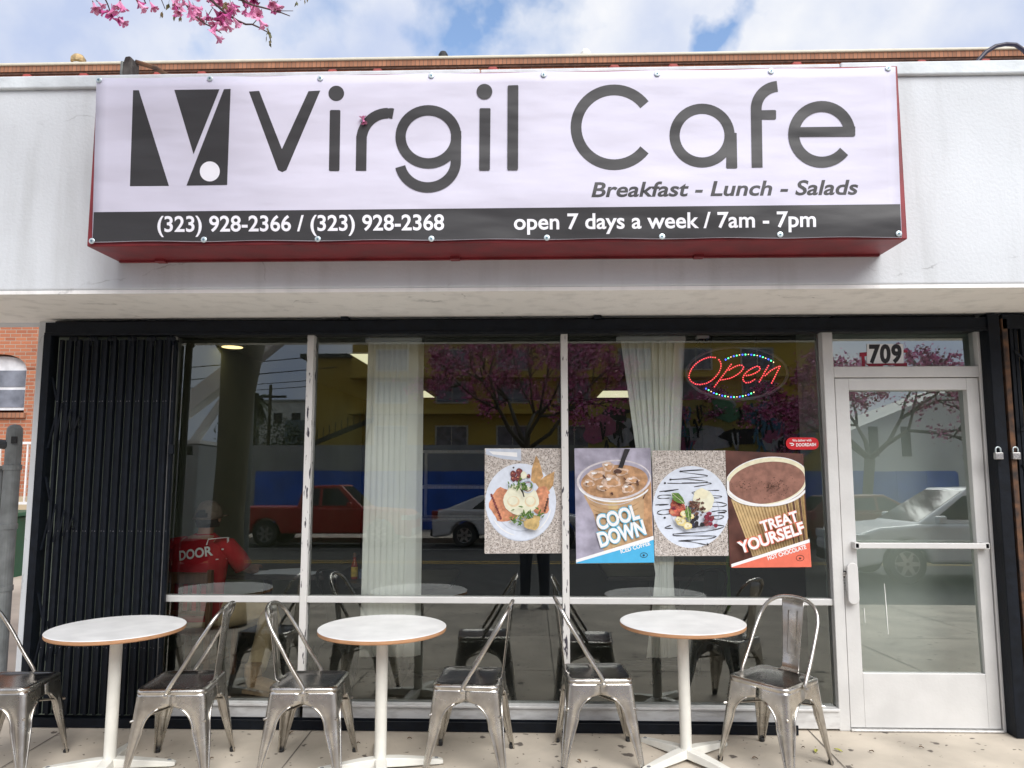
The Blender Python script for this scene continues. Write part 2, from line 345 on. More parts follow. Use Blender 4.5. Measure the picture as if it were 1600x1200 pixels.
b = MB(); b.box(2.985, 3.016, .06, 1.72, .02, 2.75); b.box(1.87, 2.985, .36, .44, .02, 2.75); b.box(1.84, 1.87, .08, .44, .02, 2.75); b.build('lobby_partition', M('lobby partition', (.62, .68, .62), .7, var=.06, vs=2), cafe)  # pale panels added close behind the door to lighten its glass
# window frame
def frame_box(name, x0, x1, y0, y1, z0, z1, m, bev=.004): 
    q = MB(); q.box(x0, x1, y0, y1, z0, z1); return q.build(name, m, cafe, bevel=bev)
frame_box('mullion', -1.478, -1.434, -.035, .05, GB, GT, m_chip)
frame_box('mullion', .172, .216, -.035, .05, GB, GT, m_chip)
frame_box('mullion', 1.835, 1.90, -.045, .055, .0, GT+.05, m_alupaint)
frame_box('mullion', -2.40, -2.36, -.03, .05, GB, GT, m_alu)
for x0, x1 in ((-2.36, -1.478), (-1.434, .172), (.216, 1.835)):
    frame_box('sill_rail', x0, x1, -.028, .045, .733, .772, m_alupaint)
    q = MB(); q.box(x0, x1, -.05, .05, .012, GB-.015); q.box(x0, x1, -.062, .05, GB-.015, GB); q.build('bottom_sill', M('stained sill', (.64, .64, .63), .5, .15, col2=(.40, .385, .37), vs=5, lo=.45, hi=.85, stretch=(2, 2, 7)), cafe, bevel=.003)
frame_box('head_rail', -3.165, 1.835, -.03, .05, GT, SZ-.001, m_dark)
frame_box('dividing_panel', -3.165, -2.40, .0, .05, .0, GT, m_int)
def pane(x0, x1, z0, z1, parent, y=.0, name='glass_pane', t=.008, gm=None):
    q = MB(); q.mat(1).box(x0, x1, y, y+t, z0, z1); q.m[2] = 0
    q.v = [(vx, vy+(vz-z0)*.0145, vz) for vx, vy, vz in q.v]      # the panes lean in a little at the top
    return q.build(name, [gm or m_glass, m_glassb], parent)
for x0, x1 in ((-2.358, -1.479), (-1.433, .171), (.217, 1.834)):
    pane(x0, x1, .774, GT-.001, cafe); pane(x0, x1, GB+.001, .731, cafe)
# door bay
frame_box('door_jamb', 2.805, 2.90, -.045, .055, 0, GT+.05, m_alupaint)
frame_box('transom_bar', 1.90, 2.805, -.043, .052, 2.145, 2.215, m_alupaint)
frame_box('transom_head', 1.90, 2.805, -.04, .05, GT, SZ-.001, m_dark)
pane(1.902, 2.803, 2.216, GT-.001, cafe, gm=m_dglass)
frame_box('threshold', 1.90, 2.805, -.06, .05, .001, .014, m_alu)
door = MB()
DY0, DY1 = -.035, .015
dx0, dx1, dzb, dzt = 1.906, 2.799, .018, 2.140
gx0, gx1, gzb, gzt = 1.992, 2.725, .335, 2.065
door.box(dx0, gx0, DY0, DY1, dzb, dzt); door.box(gx1, dx1, DY0, DY1, dzb, dzt); door.box(gx0, gx1, DY0, DY1, dzb, gzb); door.box(gx0, gx1, DY0, DY1, gzt, dzt)
door = door.build('door', m_alupaint, cafe, bevel=.003); tag(door, 'glass door in a pale aluminium frame')
pane(gx0+.0005, gx1-.0005, gzb+.0005, gzt-.0005, door, y=-.010, gm=m_dglass)
b = MB(); zb = onY(1420, 853, -.09).z
b.box(gx0-.03, gx1+.045, -.088, -.062, zb-.017, zb+.017); b.box(gx0-.032, gx0-.004, -.088, DY0, zb-.02, zb+.02); b.box(gx1+.02, gx1+.047, -.088, DY0, zb-.02, zb+.02); b.build('push_bar', m_alupaint, door, bevel=.004)
b = MB(); hp = onY(1329, 912, -.075)
def rr(x0, x1, z0, z1, r, n=6):
    o = []
    for (cx, cz, a) in ((x1-r, z0+r, -90), (x1-r, z1-r, 0), (x0+r, z1-r, 90), (x0+r, z0+r, 180)):
        o += [(cx+r*math.cos(R(a+90*i/n)), cz+r*math.sin(R(a+90*i/n))) for i in range(n+1)]
    return o
b.prism(rr(hp.x-.018, hp.x+.05, hp.z-.125, hp.z+.125, .032), -.078, -.062); b.box(hp.x-.018, hp.x-.004, -.064, DY0, hp.z-.05, hp.z+.05); b.build('pull_handle', m_alupaint, door, bevel=.006, seg=3)
b = MB(); lp = onY(1319, 897, DY0); b.lathe([(.021, 0), (.021, -.006), (.014, -.010)], (lp.x, DY0, lp.z), 20, axis='y'); b.mat(1).lathe([(.014, -.0095), (.012, -.014), (.003, -.0145)], (lp.x, DY0, lp.z), 16, axis='y'); b.build('lock', [m_dark, m_brass], door, smooth=False)
fl = Flat(DY0); 
for i in range(26):
    x = 1318+random.uniform(-6, 6); y = random.choice((random.uniform(905, 921), random.uniform(905, 918))); fl.stroke([(x, y), (x+random.uniform(-3, 3), y+random.uniform(-2, 2.5))], random.uniform(.5, 1.1), 0, layer=False)
fl.build('scuff_marks', m_dark, door)
fl = Flat(-.010)
fl.stroke([(1382, 912), (1385, 950), (1388, 991)], [.6, 1.2, .7], 0); fl.stroke([(1350, 950), (1352, 973)], [.9, .6], 0); fl.build('glass_scratches', m_white, door)

# ------------------------------------------------------------------ sign box with the banner
BY = -1.09
sign = empty('shop_sign', (0, 0, 0), 0, 'long red sign box with a white and charcoal printed banner on its face', 'sign')
b = MB(); b.box(-2.318, 1.876, BY, FY-.001, 2.722, 3.64); b.build('sign_box', m_red, sign, bevel=.006)
b = MB()
for px in (256, 712, 1090): 
    x = onY(px, 403, FY).x; b.box(x-.025, x+.025, FY-.05, FY-.0012, 2.708, 2.7215)
b.box(-2.3, 1.86, FY-.02, FY-.0015, 2.712, 2.7218)
b.build('mounting_tabs', m_red, sign)
y0 = BY-.012
class Ban(Flat): pass
bn = MB()
cor = [onY(*c, y0) for c in ((151, 122), (1399, 104.5), (1409, 371.5), (144, 379))]
def bl(u, v):
    a = cor[0].lerp(cor[1], u); c = cor[3].lerp(cor[2], u); p = a.lerp(c, v)
    sag = .006*math.sin(math.pi*u*7)**2
    if v > .98: p.z += sag*.9
    if v < .02: p.z -= sag*.7
    return p
nu, nv = 70, 16
rows = [[bl(i/nu, j/nv) for i in range(nu+1)] for j in range(nv+1)]
bn.grid([[(p.x, y0, p.z) for p in r] for r in rows]); 
banner = bn.build('banner', m_banner, sign, smooth=True, solid=.002)
fl = Flat(y0-.0012)
fl.poly([(146.5, 331.5)]+[(146.5+i*(1406.5-146.5)/40, 331.5+i*(319-331.5)/40) for i in range(1, 40)]+[(1406.5, 319), (1408.5, 370.5)]+[(1408.5-i*(1408.5-144.5)/40, 370.5+i*(378-370.5)/40-1.5*math.sin(math.pi*i/40*7)**2) for i in range(1, 40)]+[(144.5, 378)], 0)
fl.build('dark_band', m_bink, banner)
fl = Flat(y0-.0012)
fl.poly([(208, 141), (217, 141), (264, 290.5), (203, 291)], 0)
fl.poly([(272.5, 140.5), (343, 139.5), (302.5, 241)], 0)
fl.poly([(350, 139.5), (360.5, 139), (355, 289), (291.5, 290)], 0)
fl.ellipse(328, 268, 15.6, 15.6, 1)
fl.build('logo', [m_bink, m_bwhite], banner)
fl = Flat(y0-.0012)
Wd = 17
fl.poly([(389, 143), (405, 142), (440.5, 233), (482, 142.5), (500.5, 141.5), (447.5, 266), (441, 269), (434.5, 266)], 0)
fl.ellipse(525.5, 146, 12.3, 12, 0); fl.poly([(515.5, 173.5), (517, 172), (530.5, 172), (532, 173.5), (530.5, 266), (529, 267.5), (515.5, 267.5), (514, 266)], 0)
fl.stroke([(564.2, 267), (565, 214)]+arc(606, 219, 41, 188, 270, 16, 42)[1:], Wd-.5, 0)
fl.stroke(arc(606, 219, 41, 262, 282, 6, 42), [Wd-.5, Wd-1, Wd-2, Wd-2, Wd-1, Wd-.5, Wd-1], 0)
fl.stroke(arc(669.5, 214, 43.5, 0, 360, 48, 41.5)[:-1], Wd-1, 0, closed=True)
fl.stroke([(712.8, 205), (712.3, 252)]+arc(668.5, 252, 43.8, 0, 168, 24, 41)[1:], Wd-1, 0)
fl.ellipse(757, 143.5, 12.3, 12, 0); fl.poly([(750.5, 169.5), (765.5, 169.5), (766.5, 171), (765.5, 265), (764, 266.5), (750, 266.5), (748.8, 265), (749.5, 171)], 0)
fl.poly([(794.5, 134), (809, 133.5), (810, 135), (809.5, 264.5), (808, 266), (794, 266), (792.8, 264.5), (793.3, 135.5)], 0)
fl.build('name_lettering', m_bink, banner)
fl = Flat(y0-.0012)
fl.stroke(arc(959.5, 199, 59.5, -37, -323, 44, 58.5), Wd, 0)
fl.stroke(arc(1097, 212, 43, 0, 360, 48, 42)[:-1], Wd-1, 0, closed=True); fl.poly([(1135.5, 205), (1151, 208), (1152, 262), (1150.5, 263.5), (1136, 263.5), (1134.5, 262)], 0)
fl.stroke([(1183, 262), (1181.5, 170)]+arc(1217, 170, 35.5, 180, 266, 14, 35)[1:], Wd, 0); fl.poly([(1190, 172.5), (1211, 172), (1212.5, 173.5), (1212.5, 185.5), (1211, 187), (1190, 187)], 0)
fl.stroke(arc(1284, 210, 44, -5, -322, 44, 43.5), Wd, 0); fl.poly([(1247, 199), (1336, 198), (1336, 212), (1334, 213.5), (1247, 214)], 0)
fl.build('name_lettering', m_bink, banner)
fl = Flat(y0-.0014)
fl.text('Breakfast - Lunch - Salads', (924, 307.5), (1341, 303.5), 22, 0, .022, .20, capref=CAPREF)
fl.build('menu_lettering', m_bink, banner)
fl = Flat(y0-.0022)
fl.text('(323) 928-2366 / (323) 928-2368', (246, 362), (694, 359), 23.5, 0, .018, capref=CAPREF)
fl.build('phone_lettering', m_bwhite, banner)
fl = Flat(y0-.0022)
fl.text('open 7 days a week / 7am - 7pm', (803, 358.5), (1275, 354), 23.5, 0, .018, capref=CAPREF)
fl.build('hours_lettering', m_bwhite, banner)
for px, py in ((154.5, 125), (328, 122.5), (500.5, 122), (674, 118), (849.5, 116.5), (1027, 115), (1205, 111), (1388, 106.5), (143.5, 376.5), (318.5, 374.5), (496.5, 373.5), (674, 373), (854.5, 371.5), (1034.5, 369.5), (1219, 366.5), (1404.5, 365)):
    q = MB(); c = onY(px, py, y0-.004); q.lathe([(.0155, 0), (.0155, -.002), (.0135, -.0035), (.008, -.0045)], (c.x, y0-.0035, c.z), 18, axis='y'); q.mat(1).lathe([(.0062, -.004), (.005, -.0075), (.001, -.008)], (c.x, y0-.0035, c.z), 10, axis='y')
    q.build('bolt', [m_bolt, M('screw head', (.15, .25, .30), .4, .6) if 'screw head' not in bpy.data.materials else bpy.data.materials['screw head']], sign)

# ------------------------------------------------------------------ folding security gate
gate = empty('security_gate', (-2.7, -.1, 0), 0, 'black folding accordion security gate pushed open to the left of the windows', 'gate')
def gbuild(mb, name, mat, bev=0):
    o = mb.build(name, mat, gate, bevel=bev); o.matrix_parent_inverse = Matrix.Translation((2.7, .1, 0)); return o
b = MB(); b.box(-3.165, 2.90, -.125, -.05, 2.432, 2.512); b.box(-3.165, 2.90, -.132, -.125, 2.425, 2.445)
gbuild(b, 'top_track', m_black, .004)
for px in (540, 933):
    c = onY(px, 501, -.1); b = MB(); b.box(c.x-.025, c.x+.025, -.14, -.05, 2.5125, 2.536); gbuild(b, 'track_bracket', m_black, .004)
b = MB(); b.box(-3.165, 1.56, -.13, -.052, .002, .03); b.box(-3.165, 1.56, -.13, -.118, .03, .055); b.box(-3.165, 1.56, -.062, -.052, .03, .05); gbuild(b, 'bottom_track', m_black)
b = MB(); b.box(-3.165, -3.115, -.135, -.05, .03, 2.43); gbuild(b, 'post', m_black, .004)
m_rivet = M('worn rivet', (.12, .12, .13), .35, .8)
xs = [-3.06+.0295*i for i in range(26)]
for i, x in enumerate(xs):
    b = MB(); yy = -.09+(.012 if i % 2 else -.008); lean = (-.012 if i < 4 else 0)
    b.box(x-.009, x+.009, yy-.016, yy-.013, .07, 2.40); b.box(x-.009, x-.006, yy-.013, yy+.014, .07, 2.40); b.box(x+.006, x+.009, yy-.013, yy+.014, .07, 2.40)
    for zc in (.47, 1.18, 2.0): b.mat(1).lathe([(.0035, -.0161), (.003, -.019), (.001, -.020)], (x, yy, zc), 7, axis='y')
    o = gbuild(b, 'gate_bar', [m_black, m_rivet])
for zc in (.5, 1.22, 1.86):
    b = MB(); b.tube([(-3.11, -.1, zc-.16), (xs[0], -.1, zc+.10), (-3.11, -.1, zc+.30)], .009, 5); gbuild(b, 'lattice_strap', m_black)
    for i in range(0, 6):
        b = MB(); b.tube([(xs[i], -.112, zc-.13+.02*i), (xs[i+1], -.112, zc+.13-.02*i)], .006, 4); gbuild(b, 'lattice_strap', m_black)
for i in range(6):
    x = -2.98+i*.128; b = MB()
    for d in (-.012, .012): b.lathe([(.004, 0), (.017, .004), (.017, .014), (.004, .018)], (x+d, -.12, 2.405), 12, axis='y'); b.box(x+d-.004, x+d+.004, -.11, -.104, 2.36, 2.405)
    gbuild(b, 'roller', m_black)
b = MB(); q = onY(268, 702, -.12); b.box(q.x-.02, q.x+.012, -.128, -.104, q.z-.03, q.z+.03); gbuild(b, 'latch', m_black, .003)

# right-hand neighbour: its own black gate post, rusty post, padlocks
post = empty('gate_post', (2.855, -.09, 0), 0, 'black steel gate post at the right side of the door', 'post')
b = MB(); b.box(-.035, .035, -.05, .05, 0, 2.53); b.build('post', m_black, post, bevel=.004);
nb = empty('neighbour_gate', (0, 0, 0), 0, 'folded black gate with a rusty upright in front of the shop next door', 'gate')
b = MB(); b.box(2.906, 2.938, -.14, -.06, .0, 2.5); b.build('rusty_upright', m_rust, nb, bevel=.003)
for i in range(9):
    b = MB(); x = 2.955+i*.034; b.box(x, x+.02, -.13+.012*(i % 2), -.1+.012*(i % 2), .05, 2.45); b.build('gate_bar', m_black, nb)
b = MB()
for z0 in (.4, 1.1, 1.8):
    b.tube([(2.97, -.15, z0), (3.4, -.15, z0+.5)], .008, 5); b.tube([(2.97, -.14, z0+.5), (3.4, -.14, z0)], .008, 5)
b.build('lattice_strap', m_black, nb)
b = MB(); b.box(2.91, 5.5, -.14, -.04, 2.435, 2.525); b.build('top_track', m_black, nb)
nbw = MB(); nbw.box(3.03, 6.8, .0, .05, 0, 2.53); tag(nbw.build('neighbour_wall', M('tan painted front', (.48, .40, .28), .7, var=.15, vs=4)), 'tan painted front wall of the shop next door behind the black gate', 'wall')
for px, py, lab in ((1560, 710, 'steel padlock hanging on the black post nearest the door'), (1587, 710, 'steel padlock hanging beside the rusty upright at the right edge')):
    c = onY(px, py, -.155); o = empty('padlock', (c.x, -.155, c.z), 0, lab, 'padlock', 'padlocks by the door')
    q = MB(); q.box(-.024, .024, -.012, .012, -.03, .012); q.build('lock_body', M('padlock steel', (.45, .44, .43), .35, .8, var=.25, vs=90), o, bevel=.004)
    q = MB(); q.tube([(-.015, 0, .01), (-.015, 0, .03)]+[(.015*math.cos(R(180-i*22.5)), 0, .03+.015*math.sin(R(180-i*22.5))) for i in range(9)]+[(.015, 0, .01)], .0045, 8); q.build('shackle', m_bolt, o, smooth=True)
# ------------------------------------------------------------------ pavement tables and chairs
m_ttop = M('white laminate', (.73, .73, .72), .38, var=.07, vs=7)
m_ply = M('plywood edge', (.42, .22, .11), .6, var=.25, vs=20, stretch=(1, 1, 30))
m_tleg = M('cream powder coat', (.70, .69, .63), .45, var=.06, vs=9)
m_steel = M('raw gunmetal steel', (.66, .64, .595), .28, 1.0, col2=(.43, .405, .37), vs=11, bump=.05, bs=40)
m_steeld = M('raw dark steel seat', (.23, .22, .21), .25, 1.0, var=.25, vs=6, bump=.04, bs=30)
m_wear = M('worn grey scuff', (.22, .23, .24), .7, var=.3, vs=60)

def make_table():
    t = empty('cafe_table', (0, 0, 0), 0)
    b = MB(); b.lathe([(.0, .7345), (.341, .7345), (.3445, .7325), (.345, .731)], (0, 0, 0), 72); b.build('tabletop', m_ttop, t)
    b = MB(); b.lathe([(.3449, .7305), (.345, .716), (.342, .7115), (.0, .7115)], (0, 0, 0), 72); b.build('plywood_edge', m_ply, t)
    b = MB(); b.lathe([(.10, .7113), (.10, .704), (.045, .698), (.0315, .685), (.0315, .045), (.036, .04), (.036, .02)], (0, 0, 0), 28); b.build('column', m_tleg, t, smooth=False)
    for i in range(4):
        b = MB(); a = math.pi/2*i; Lf = .335
        rows = []
        for (r_, hw, zt, zb) in ((.0, .036, .062, .018), (.10, .034, .056, .014), (.22, .029, .042, .010), (Lf-.02, .025, .030, .006), (Lf, .018, .024, .006)):
            rows.append([(r_*math.cos(a)-u*math.sin(a), r_*math.sin(a)+u*math.cos(a), z) for u, z in ((-hw, zb), (-hw*.82, zt), (hw*.82, zt), (hw, zb))])
        b.grid(rows, True); k = len(b.v); b.f += [(k-4, k-3, k-2, k-1)]; b.m.append(0)
        lg = b.build('leg', m_tleg, t, bevel=.004)
        b = MB(); b.lathe([(.016, .0), (.016, .009)], ((Lf-.03)*math.cos(a), (Lf-.03)*math.sin(a), 0), 12); b.build('foot_glide', m_dark, lg)
        b = MB(); b.lathe([(.012, .0295), (.010, .034), (.0, .0345)], ((Lf-.035)*math.cos(a+.02), (Lf-.035)*math.sin(a+.02), 0), 9); b.build('worn_tip', m_wear, lg)
    return t

def rsq(h, r, n=5):
    o = []
    for (sx, sy, a) in ((1, -1, -90), (1, 1, 0), (-1, 1, 90), (-1, -1, 180)):
        o += [(sx*(h-r)+r*math.cos(R(a+90*i/n)), sy*(h-r)+r*math.sin(R(a+90*i/n))) for i in range(n+1)]
    return o
def make_chair(steel, seatm):
    t = empty('metal_chair', (0, 0, 0), 0)
    # pressed seat pan
    prof = [(.1725, .415), (.1765, .428), (.1795, .438), (.1785, .447), (.172, .4525), (.163, .4535), (.155, .450), (.147, .4455), (.11, .4425), (.06, .441), (.012, .4405)]
    rows = [[(x, y, z) for x, y in rsq(h, min(.045, h*.45))] for h, z in prof]
    b = MB(); b.grid(rows, True); n = len(rows[0]); k = len(b.v); b.f.append(tuple(range(k-n, k))); b.m.append(0)
    for i, f in enumerate(b.f):
        zc = sum(b.v[q][2] for q in f)/len(f); hc = max(max(abs(b.v[q][0]), abs(b.v[q][1])) for q in f)
        if hc < .166 and i > n*3: b.m[i] = 1
    b.build('seat', [steel, seatm], t, smooth=True)
    # pressed legs running up into the arched skirt
    for sx in (1, -1):
        for sy in (1, -1):
            b = MB(); rows = []; e1 = []; e2 = []
            for i in range(31):
                z = .432*(1-i/30); half = .174+(.432-z)*.105; r = .030 if z > .3 else .016+.014*z/.3
                if z > .372: Lw = half
                elif z > .245: Lw = half-.129*math.sqrt(max(0, 1-((z-.245)/.127)**2))
                else:
                    l0 = (.174+.187*.105)-.129; Lw = .021+(l0-.021)*(z/.245)**1.15
                Lw = max(Lw, r+.004)
                d = .007*math.exp(-((z-.2)/.12)**4)              # pressed flute down each face
                s1 = []
                for q in (1, .72, .5, .28): s1.append((half-(d if q in (.72, .5) else 0), half-(r+(Lw-r)*q)))
                for j in range(7):
                    a = R(90*j/6); s1.append((half-r+r*math.cos(a), half-r+r*math.sin(a)))
                for q in (.28, .5, .72, 1): s1.append((half-(r+(Lw-r)*q), half-(d if q in (.72, .5) else 0)))
                rows.append([(sx*x, sy*y, z) for x, y in s1])
                if z <= .372: e1.append(Vector(rows[-1][0])); e2.append(Vector(rows[-1][-1]))
            b.grid(rows); 
            if e1: b.tube(e1, .0042, 6); b.tube(e2, .0042, 6)
            lg = b.build('leg', steel, t, smooth=True, solid=.0025)
            b = MB(); fx = .174+.432*.105-.013; b.lathe([(.014, -.002), (.015, .016), (.012, .02)], (sx*fx, sy*fx, 0), 10); b.build('foot_cap', m_dark, lg)
    b = MB(); b.tube([(-.19, -.19, .30), (0, 0, .335), (.19, .19, .30)], .006, 6); b.tube([(-.19, .19, .30), (0, 0, .326), (.19, -.19, .30)], .006, 6); b.build('cross_brace', steel, t)
    # tubular back hoop, bolted to the seat sides
    P = [Vector((.012, .190, .425)), Vector((.005, .189, .46)), Vector((-.06, .186, .56)), Vector((-.125, .181, .67)), Vector((-.172, .172, .745)), Vector((-.20, .150, .797)), Vector((-.219, .112, .829)), Vector((-.229, .06, .846)), Vector((-.232, 0, .851))]
    P = P+[Vector((p.x, -p.y, p.z)) for p in reversed(P[:-1])]
    def cr(p, n=5):
        o = []
        for i in range(len(p)-1):
            a, b_, c, d = p[max(i-1, 0)], p[i], p[i+1], p[min(i+2, len(p)-1)]
            for j in range(n):
                u = j/n; o.append(.5*((2*b_)+(c-a)*u+(2*a-5*b_+4*c-d)*u*u+(3*b_-a-3*c+d)*u**3))
        return o+[p[-1]]
    b = MB(); b.tube(cr(P), .0105, 10); hoop = b.build('back_hoop', steel, t, smooth=True)
    for s in (1, -1):
        b = MB(); b.lathe([(.013, 0), (.012, s*.006), (.002, s*.009)], (.012, s*.198, .428), 12, axis='y'); b.build('bolt', steel, hoop)
    # back splat with its pressed rectangle
    rows = []
    for u, (x, z, wd) in enumerate(((-.155, .452, .062), (-.172, .456, .056), (-.182, .468, .052), (-.187, .50, .051), (-.199, .60, .055), (-.212, .70, .060), (-.222, .79, .065), (-.229, .842, .067))):
        rows.append([(x+(.0 if abs(v) < .9 else .004), v*wd, z) for v in (-1, -.92, -.5, 0, .5, .92, 1)])
    b = MB(); b.grid(rows); sp = b.build('backrest', steel, t, smooth=True, solid=.003)
    b = MB(); q = [(-.1945, -.024, .545), (-.1945, .024, .545), (-.2195, .026, .775), (-.2195, -.026, .775), (-.1945, -.024, .545)]
    b.tube([(x+.004, y, z) for x, y, z in q], .0022, 5); b.build('pressed_outline', steel, sp)
    return t

chair = make_chair(m_steel, m_steeld); table = make_table()
G1, G2 = 'round tables on the pavement', 'metal chairs on the pavement'
TP = [((-2.264, -.70), 10, 'white round table in front of the folding gate, leftmost table'), ((-.826, -.65), 14, 'white round table in front of the first vertical blind, middle table'), ((.828, -.48), 38, 'white round table below the posters, rightmost table')]
for i, ((x, y), a, lab) in enumerate(TP):
    o = table if i == 0 else copy_tree(table)
    o.location = (x, y, gz(y)); o.rotation_euler.z = R(a); o.rotation_euler.x = R(-.6); tag(o, lab, 'table', G1)
CP = [((-2.83, -.70), 4, 'raw steel chair cut off by the left edge of the photo'),
      ((-1.90, -.66), 184, 'raw steel chair facing the leftmost table, its back towards the next chair'),
      ((-1.215, -.64), 2, 'raw steel chair facing the middle table from its left side'),
      ((-.355, -.545), 176, 'raw steel chair facing the middle table from its right side'),
      ((.345, -.45), 3, 'raw steel chair facing the rightmost table from its left side'),
      ((1.302, -.505), 222, 'raw steel chair nearest the glass door, turned to show its back splat')]
for i, ((x, y), a, lab) in enumerate(CP):
    o = chair if i == 0 else copy_tree(chair)
    o.location = (x, y, gz(y)+.002); o.rotation_euler.z = R(a); o.rotation_euler.x = R(-1); tag(o, lab, 'chair', G2)

# ------------------------------------------------------------------ posters on the glass
def speckle(name):
    m = M(name, (.42, .37, .33), .5, col2=(.62, .57, .53), vs=60, lo=.42, hi=.6)
    n, l, b = nodes(m); src = b.inputs['Base Color'].links[0].from_socket
    g = n.new('ShaderNodeNewGeometry'); z = n.new('ShaderNodeTexNoise'); z.inputs['Scale'].default_value = 150; z.inputs['Detail'].default_value = 3; l.new(g.outputs['Position'], z.inputs['Vector'])
    mr = n.new('ShaderNodeMapRange'); mr.inputs[1].default_value = .55; mr.inputs[2].default_value = .62; l.new(z.outputs[0], mr.inputs[0])
    q = n.new('ShaderNodeMix'); q.data_type = 'RGBA'; l.new(mr.outputs[0], q.inputs[0]); l.new(src, q.inputs[6]); q.inputs[7].default_value = (.10, .085, .075, 1); l.new(q.outputs[2], b.inputs['Base Color'])
    return m
def pc(name, col, var=.08, **k): return M('print '+name, col, .4, var=var, vs=k.pop('vs', 30), **k)
PM = [speckle('print granite'), pc('plate', (.66, .71, .80), .05), pc('plate rim', (.52, .57, .66), .05), pc('salmon', (.58, .25, .14), .35), pc('egg', (.76, .75, .58), .06), pc('yolk', (.74, .60, .40), .1),   # 0-5
      pc('toast', (.48, .29, .13), .35), pc('grape', (.18, .045, .045), .5, vs=80), pc('herb', (.10, .19, .035), .6, vs=90), pc('potato', (.50, .36, .15), .3), pc('dark', (.02, .018, .02), .2),            # 6-10
      pc('lavender', (.36, .34, .42), .3, vs=9), pc('iced coffee', (.44, .25, .13), .35, vs=22), pc('coffee body', (.52, .34, .19), .22, vs=9), pc('ice', (.60, .44, .34), .3, vs=50), pc('cup rim', (.62, .58, .60), .12),  # 11-15
      pc('sky blue', (.07, .42, .70), .03), pc('white', (.82, .82, .82), .02), pc('halo blue', (.12, .44, .62), .1), pc('cocoa', (.27, .13, .095), .2, vs=25), pc('cocoa dark', (.10, .045, .03), .3, vs=60),             # 16-20
      pc('brown ground', (.095, .035, .025), .4, vs=8), pc('kraft', (.58, .42, .21), .1), pc('kraft shade', (.33, .21, .085), .2), pc('coral', (.72, .16, .10), .04), pc('cream', (.76, .72, .52), .08),                      # 21-25
      pc('berry', (.19, .02, .04), .5, vs=90), pc('blueberry', (.025, .03, .07), .5, vs=90), pc('banana', (.70, .58, .25), .15), pc('granola', (.12, .055, .035), .8, vs=140), pc('strawberry', (.50, .13, .085), .4, vs=70)]  # 26-30
GP = 'posters stuck inside the windows'
def poster(quad, label):
    q = MB(); pts = [onY(*p, -.0015) for p in quad]; q.prism([(p.x, p.z) for p in pts], -.0015, -.0005); return q
def leaf(fl, x, y, ln, a, m, wd=.35):
    c, s = math.cos(R(a)), math.sin(R(a)); pts = [(0, 0), (.3, wd/2), (.65, wd*.4), (1, 0), (.65, -wd*.4), (.3, -wd/2)]
    fl.poly([(x+ln*(u*c-v*s), y+ln*(u*s+v*c)) for u, v in pts], m)
def blob(fl, cx, cy, rx, ry, m, rough=.12, n=22, rot=0):
    ph = [random.uniform(0, 6.28) for _ in range(3)]; c, s = math.cos(R(rot)), math.sin(R(rot)); P = []
    for i in range(n):
        a = 2*math.pi*i/n; k = 1+rough*(math.sin(3*a+ph[0])*.5+math.sin(5*a+ph[1])*.4+math.sin(8*a+ph[2])*.3)
        P.append((cx+rx*k*math.cos(a)*c-ry*k*math.sin(a)*s, cy+rx*k*math.cos(a)*s+ry*k*math.sin(a)*c))
    fl.poly(P, m)
# 1: breakfast plate
p1 = tag(poster(((757.5, 700.5), (876.5, 700.5), (879, 864.5), (757, 865)), '').build('poster', PM[0]), 'poster of a breakfast plate with eggs and salmon on granite, left of the mullion', 'poster', GP)
fl = Flat(-.0016, .00022, lambda x, y: (740+x/5, 690+y/5))
fl.poly([(95, 55), (370, 58), (372, 150), (230, 135), (95, 100)], 2); fl.poly([(120, 75), (340, 85), (340, 120), (150, 100)], 17)
fl.ellipse(368, 476, 277, 303, 2); fl.ellipse(368, 470, 277, 300, 1); fl.ellipse(368, 478, 205, 225, 2); fl.ellipse(368, 472, 203, 222, 1)
fl.stroke(arc(368, 470, 245, 100, 150, 12, 265), [1, 6, 9, 9, 9, 9, 9, 9, 9, 9, 9, 6, 1], 17); fl.stroke(arc(368, 470, 240, 10, 60, 12, 265), [1, 6, 8, 8, 8, 8, 8, 8, 8, 8, 8, 6, 1], 17)
fl.poly([(488, 108), (512, 150), (545, 272), (500, 330), (446, 318), (455, 210)], 6); fl.poly([(632, 232), (622, 340), (580, 396), (520, 372), (486, 330), (560, 270)], 6)
blob(fl, 225, 480, 100, 115, 3, .12); blob(fl, 255, 570, 95, 55, 3, .15); blob(fl, 520, 470, 75, 105, 3, .15); blob(fl, 540, 390, 50, 40, 3, .2); 
for i in range(9): blob(fl, 140+i*9, 420+i*22, 8, 14, 7, .3)
for i in range(5): blob(fl, 580-i*6, 450+i*22, 8, 12, 20, .3)
blob(fl, 370, 455, 140, 118, 4, .05); fl.ellipse(312, 468, 48, 42, 5); fl.ellipse(444, 468, 44, 42, 5); fl.ellipse(308, 462, 38, 32, 4); fl.ellipse(442, 462, 34, 32, 4)
for x, y, r_ in ((310, 252, 24), (357, 234, 25), (352, 285, 26), (312, 290, 20), (430, 270, 16)): blob(fl, x, y, r_, r_*1.05, 7, .08); fl.ellipse(x-6, y-7, 6, 5, 3)
blob(fl, 392, 262, 24, 30, 4, .1)
fl.stroke(arc(424, 350, 46, 0, 360, 26, 48)[:-1], 9, 2, closed=True); fl.stroke(arc(424, 352, 33, 0, 360, 26, 34)[:-1], 4, 26, closed=True)
for i in range(44): leaf(fl, random.gauss(375, 36), random.gauss(338, 18), random.uniform(18, 42), random.uniform(0, 360), 8, .3)
for i in range(70): leaf(fl, random.gauss(425, 62), random.gauss(585, 30), random.uniform(22, 55), random.uniform(0, 360), 8, .28)
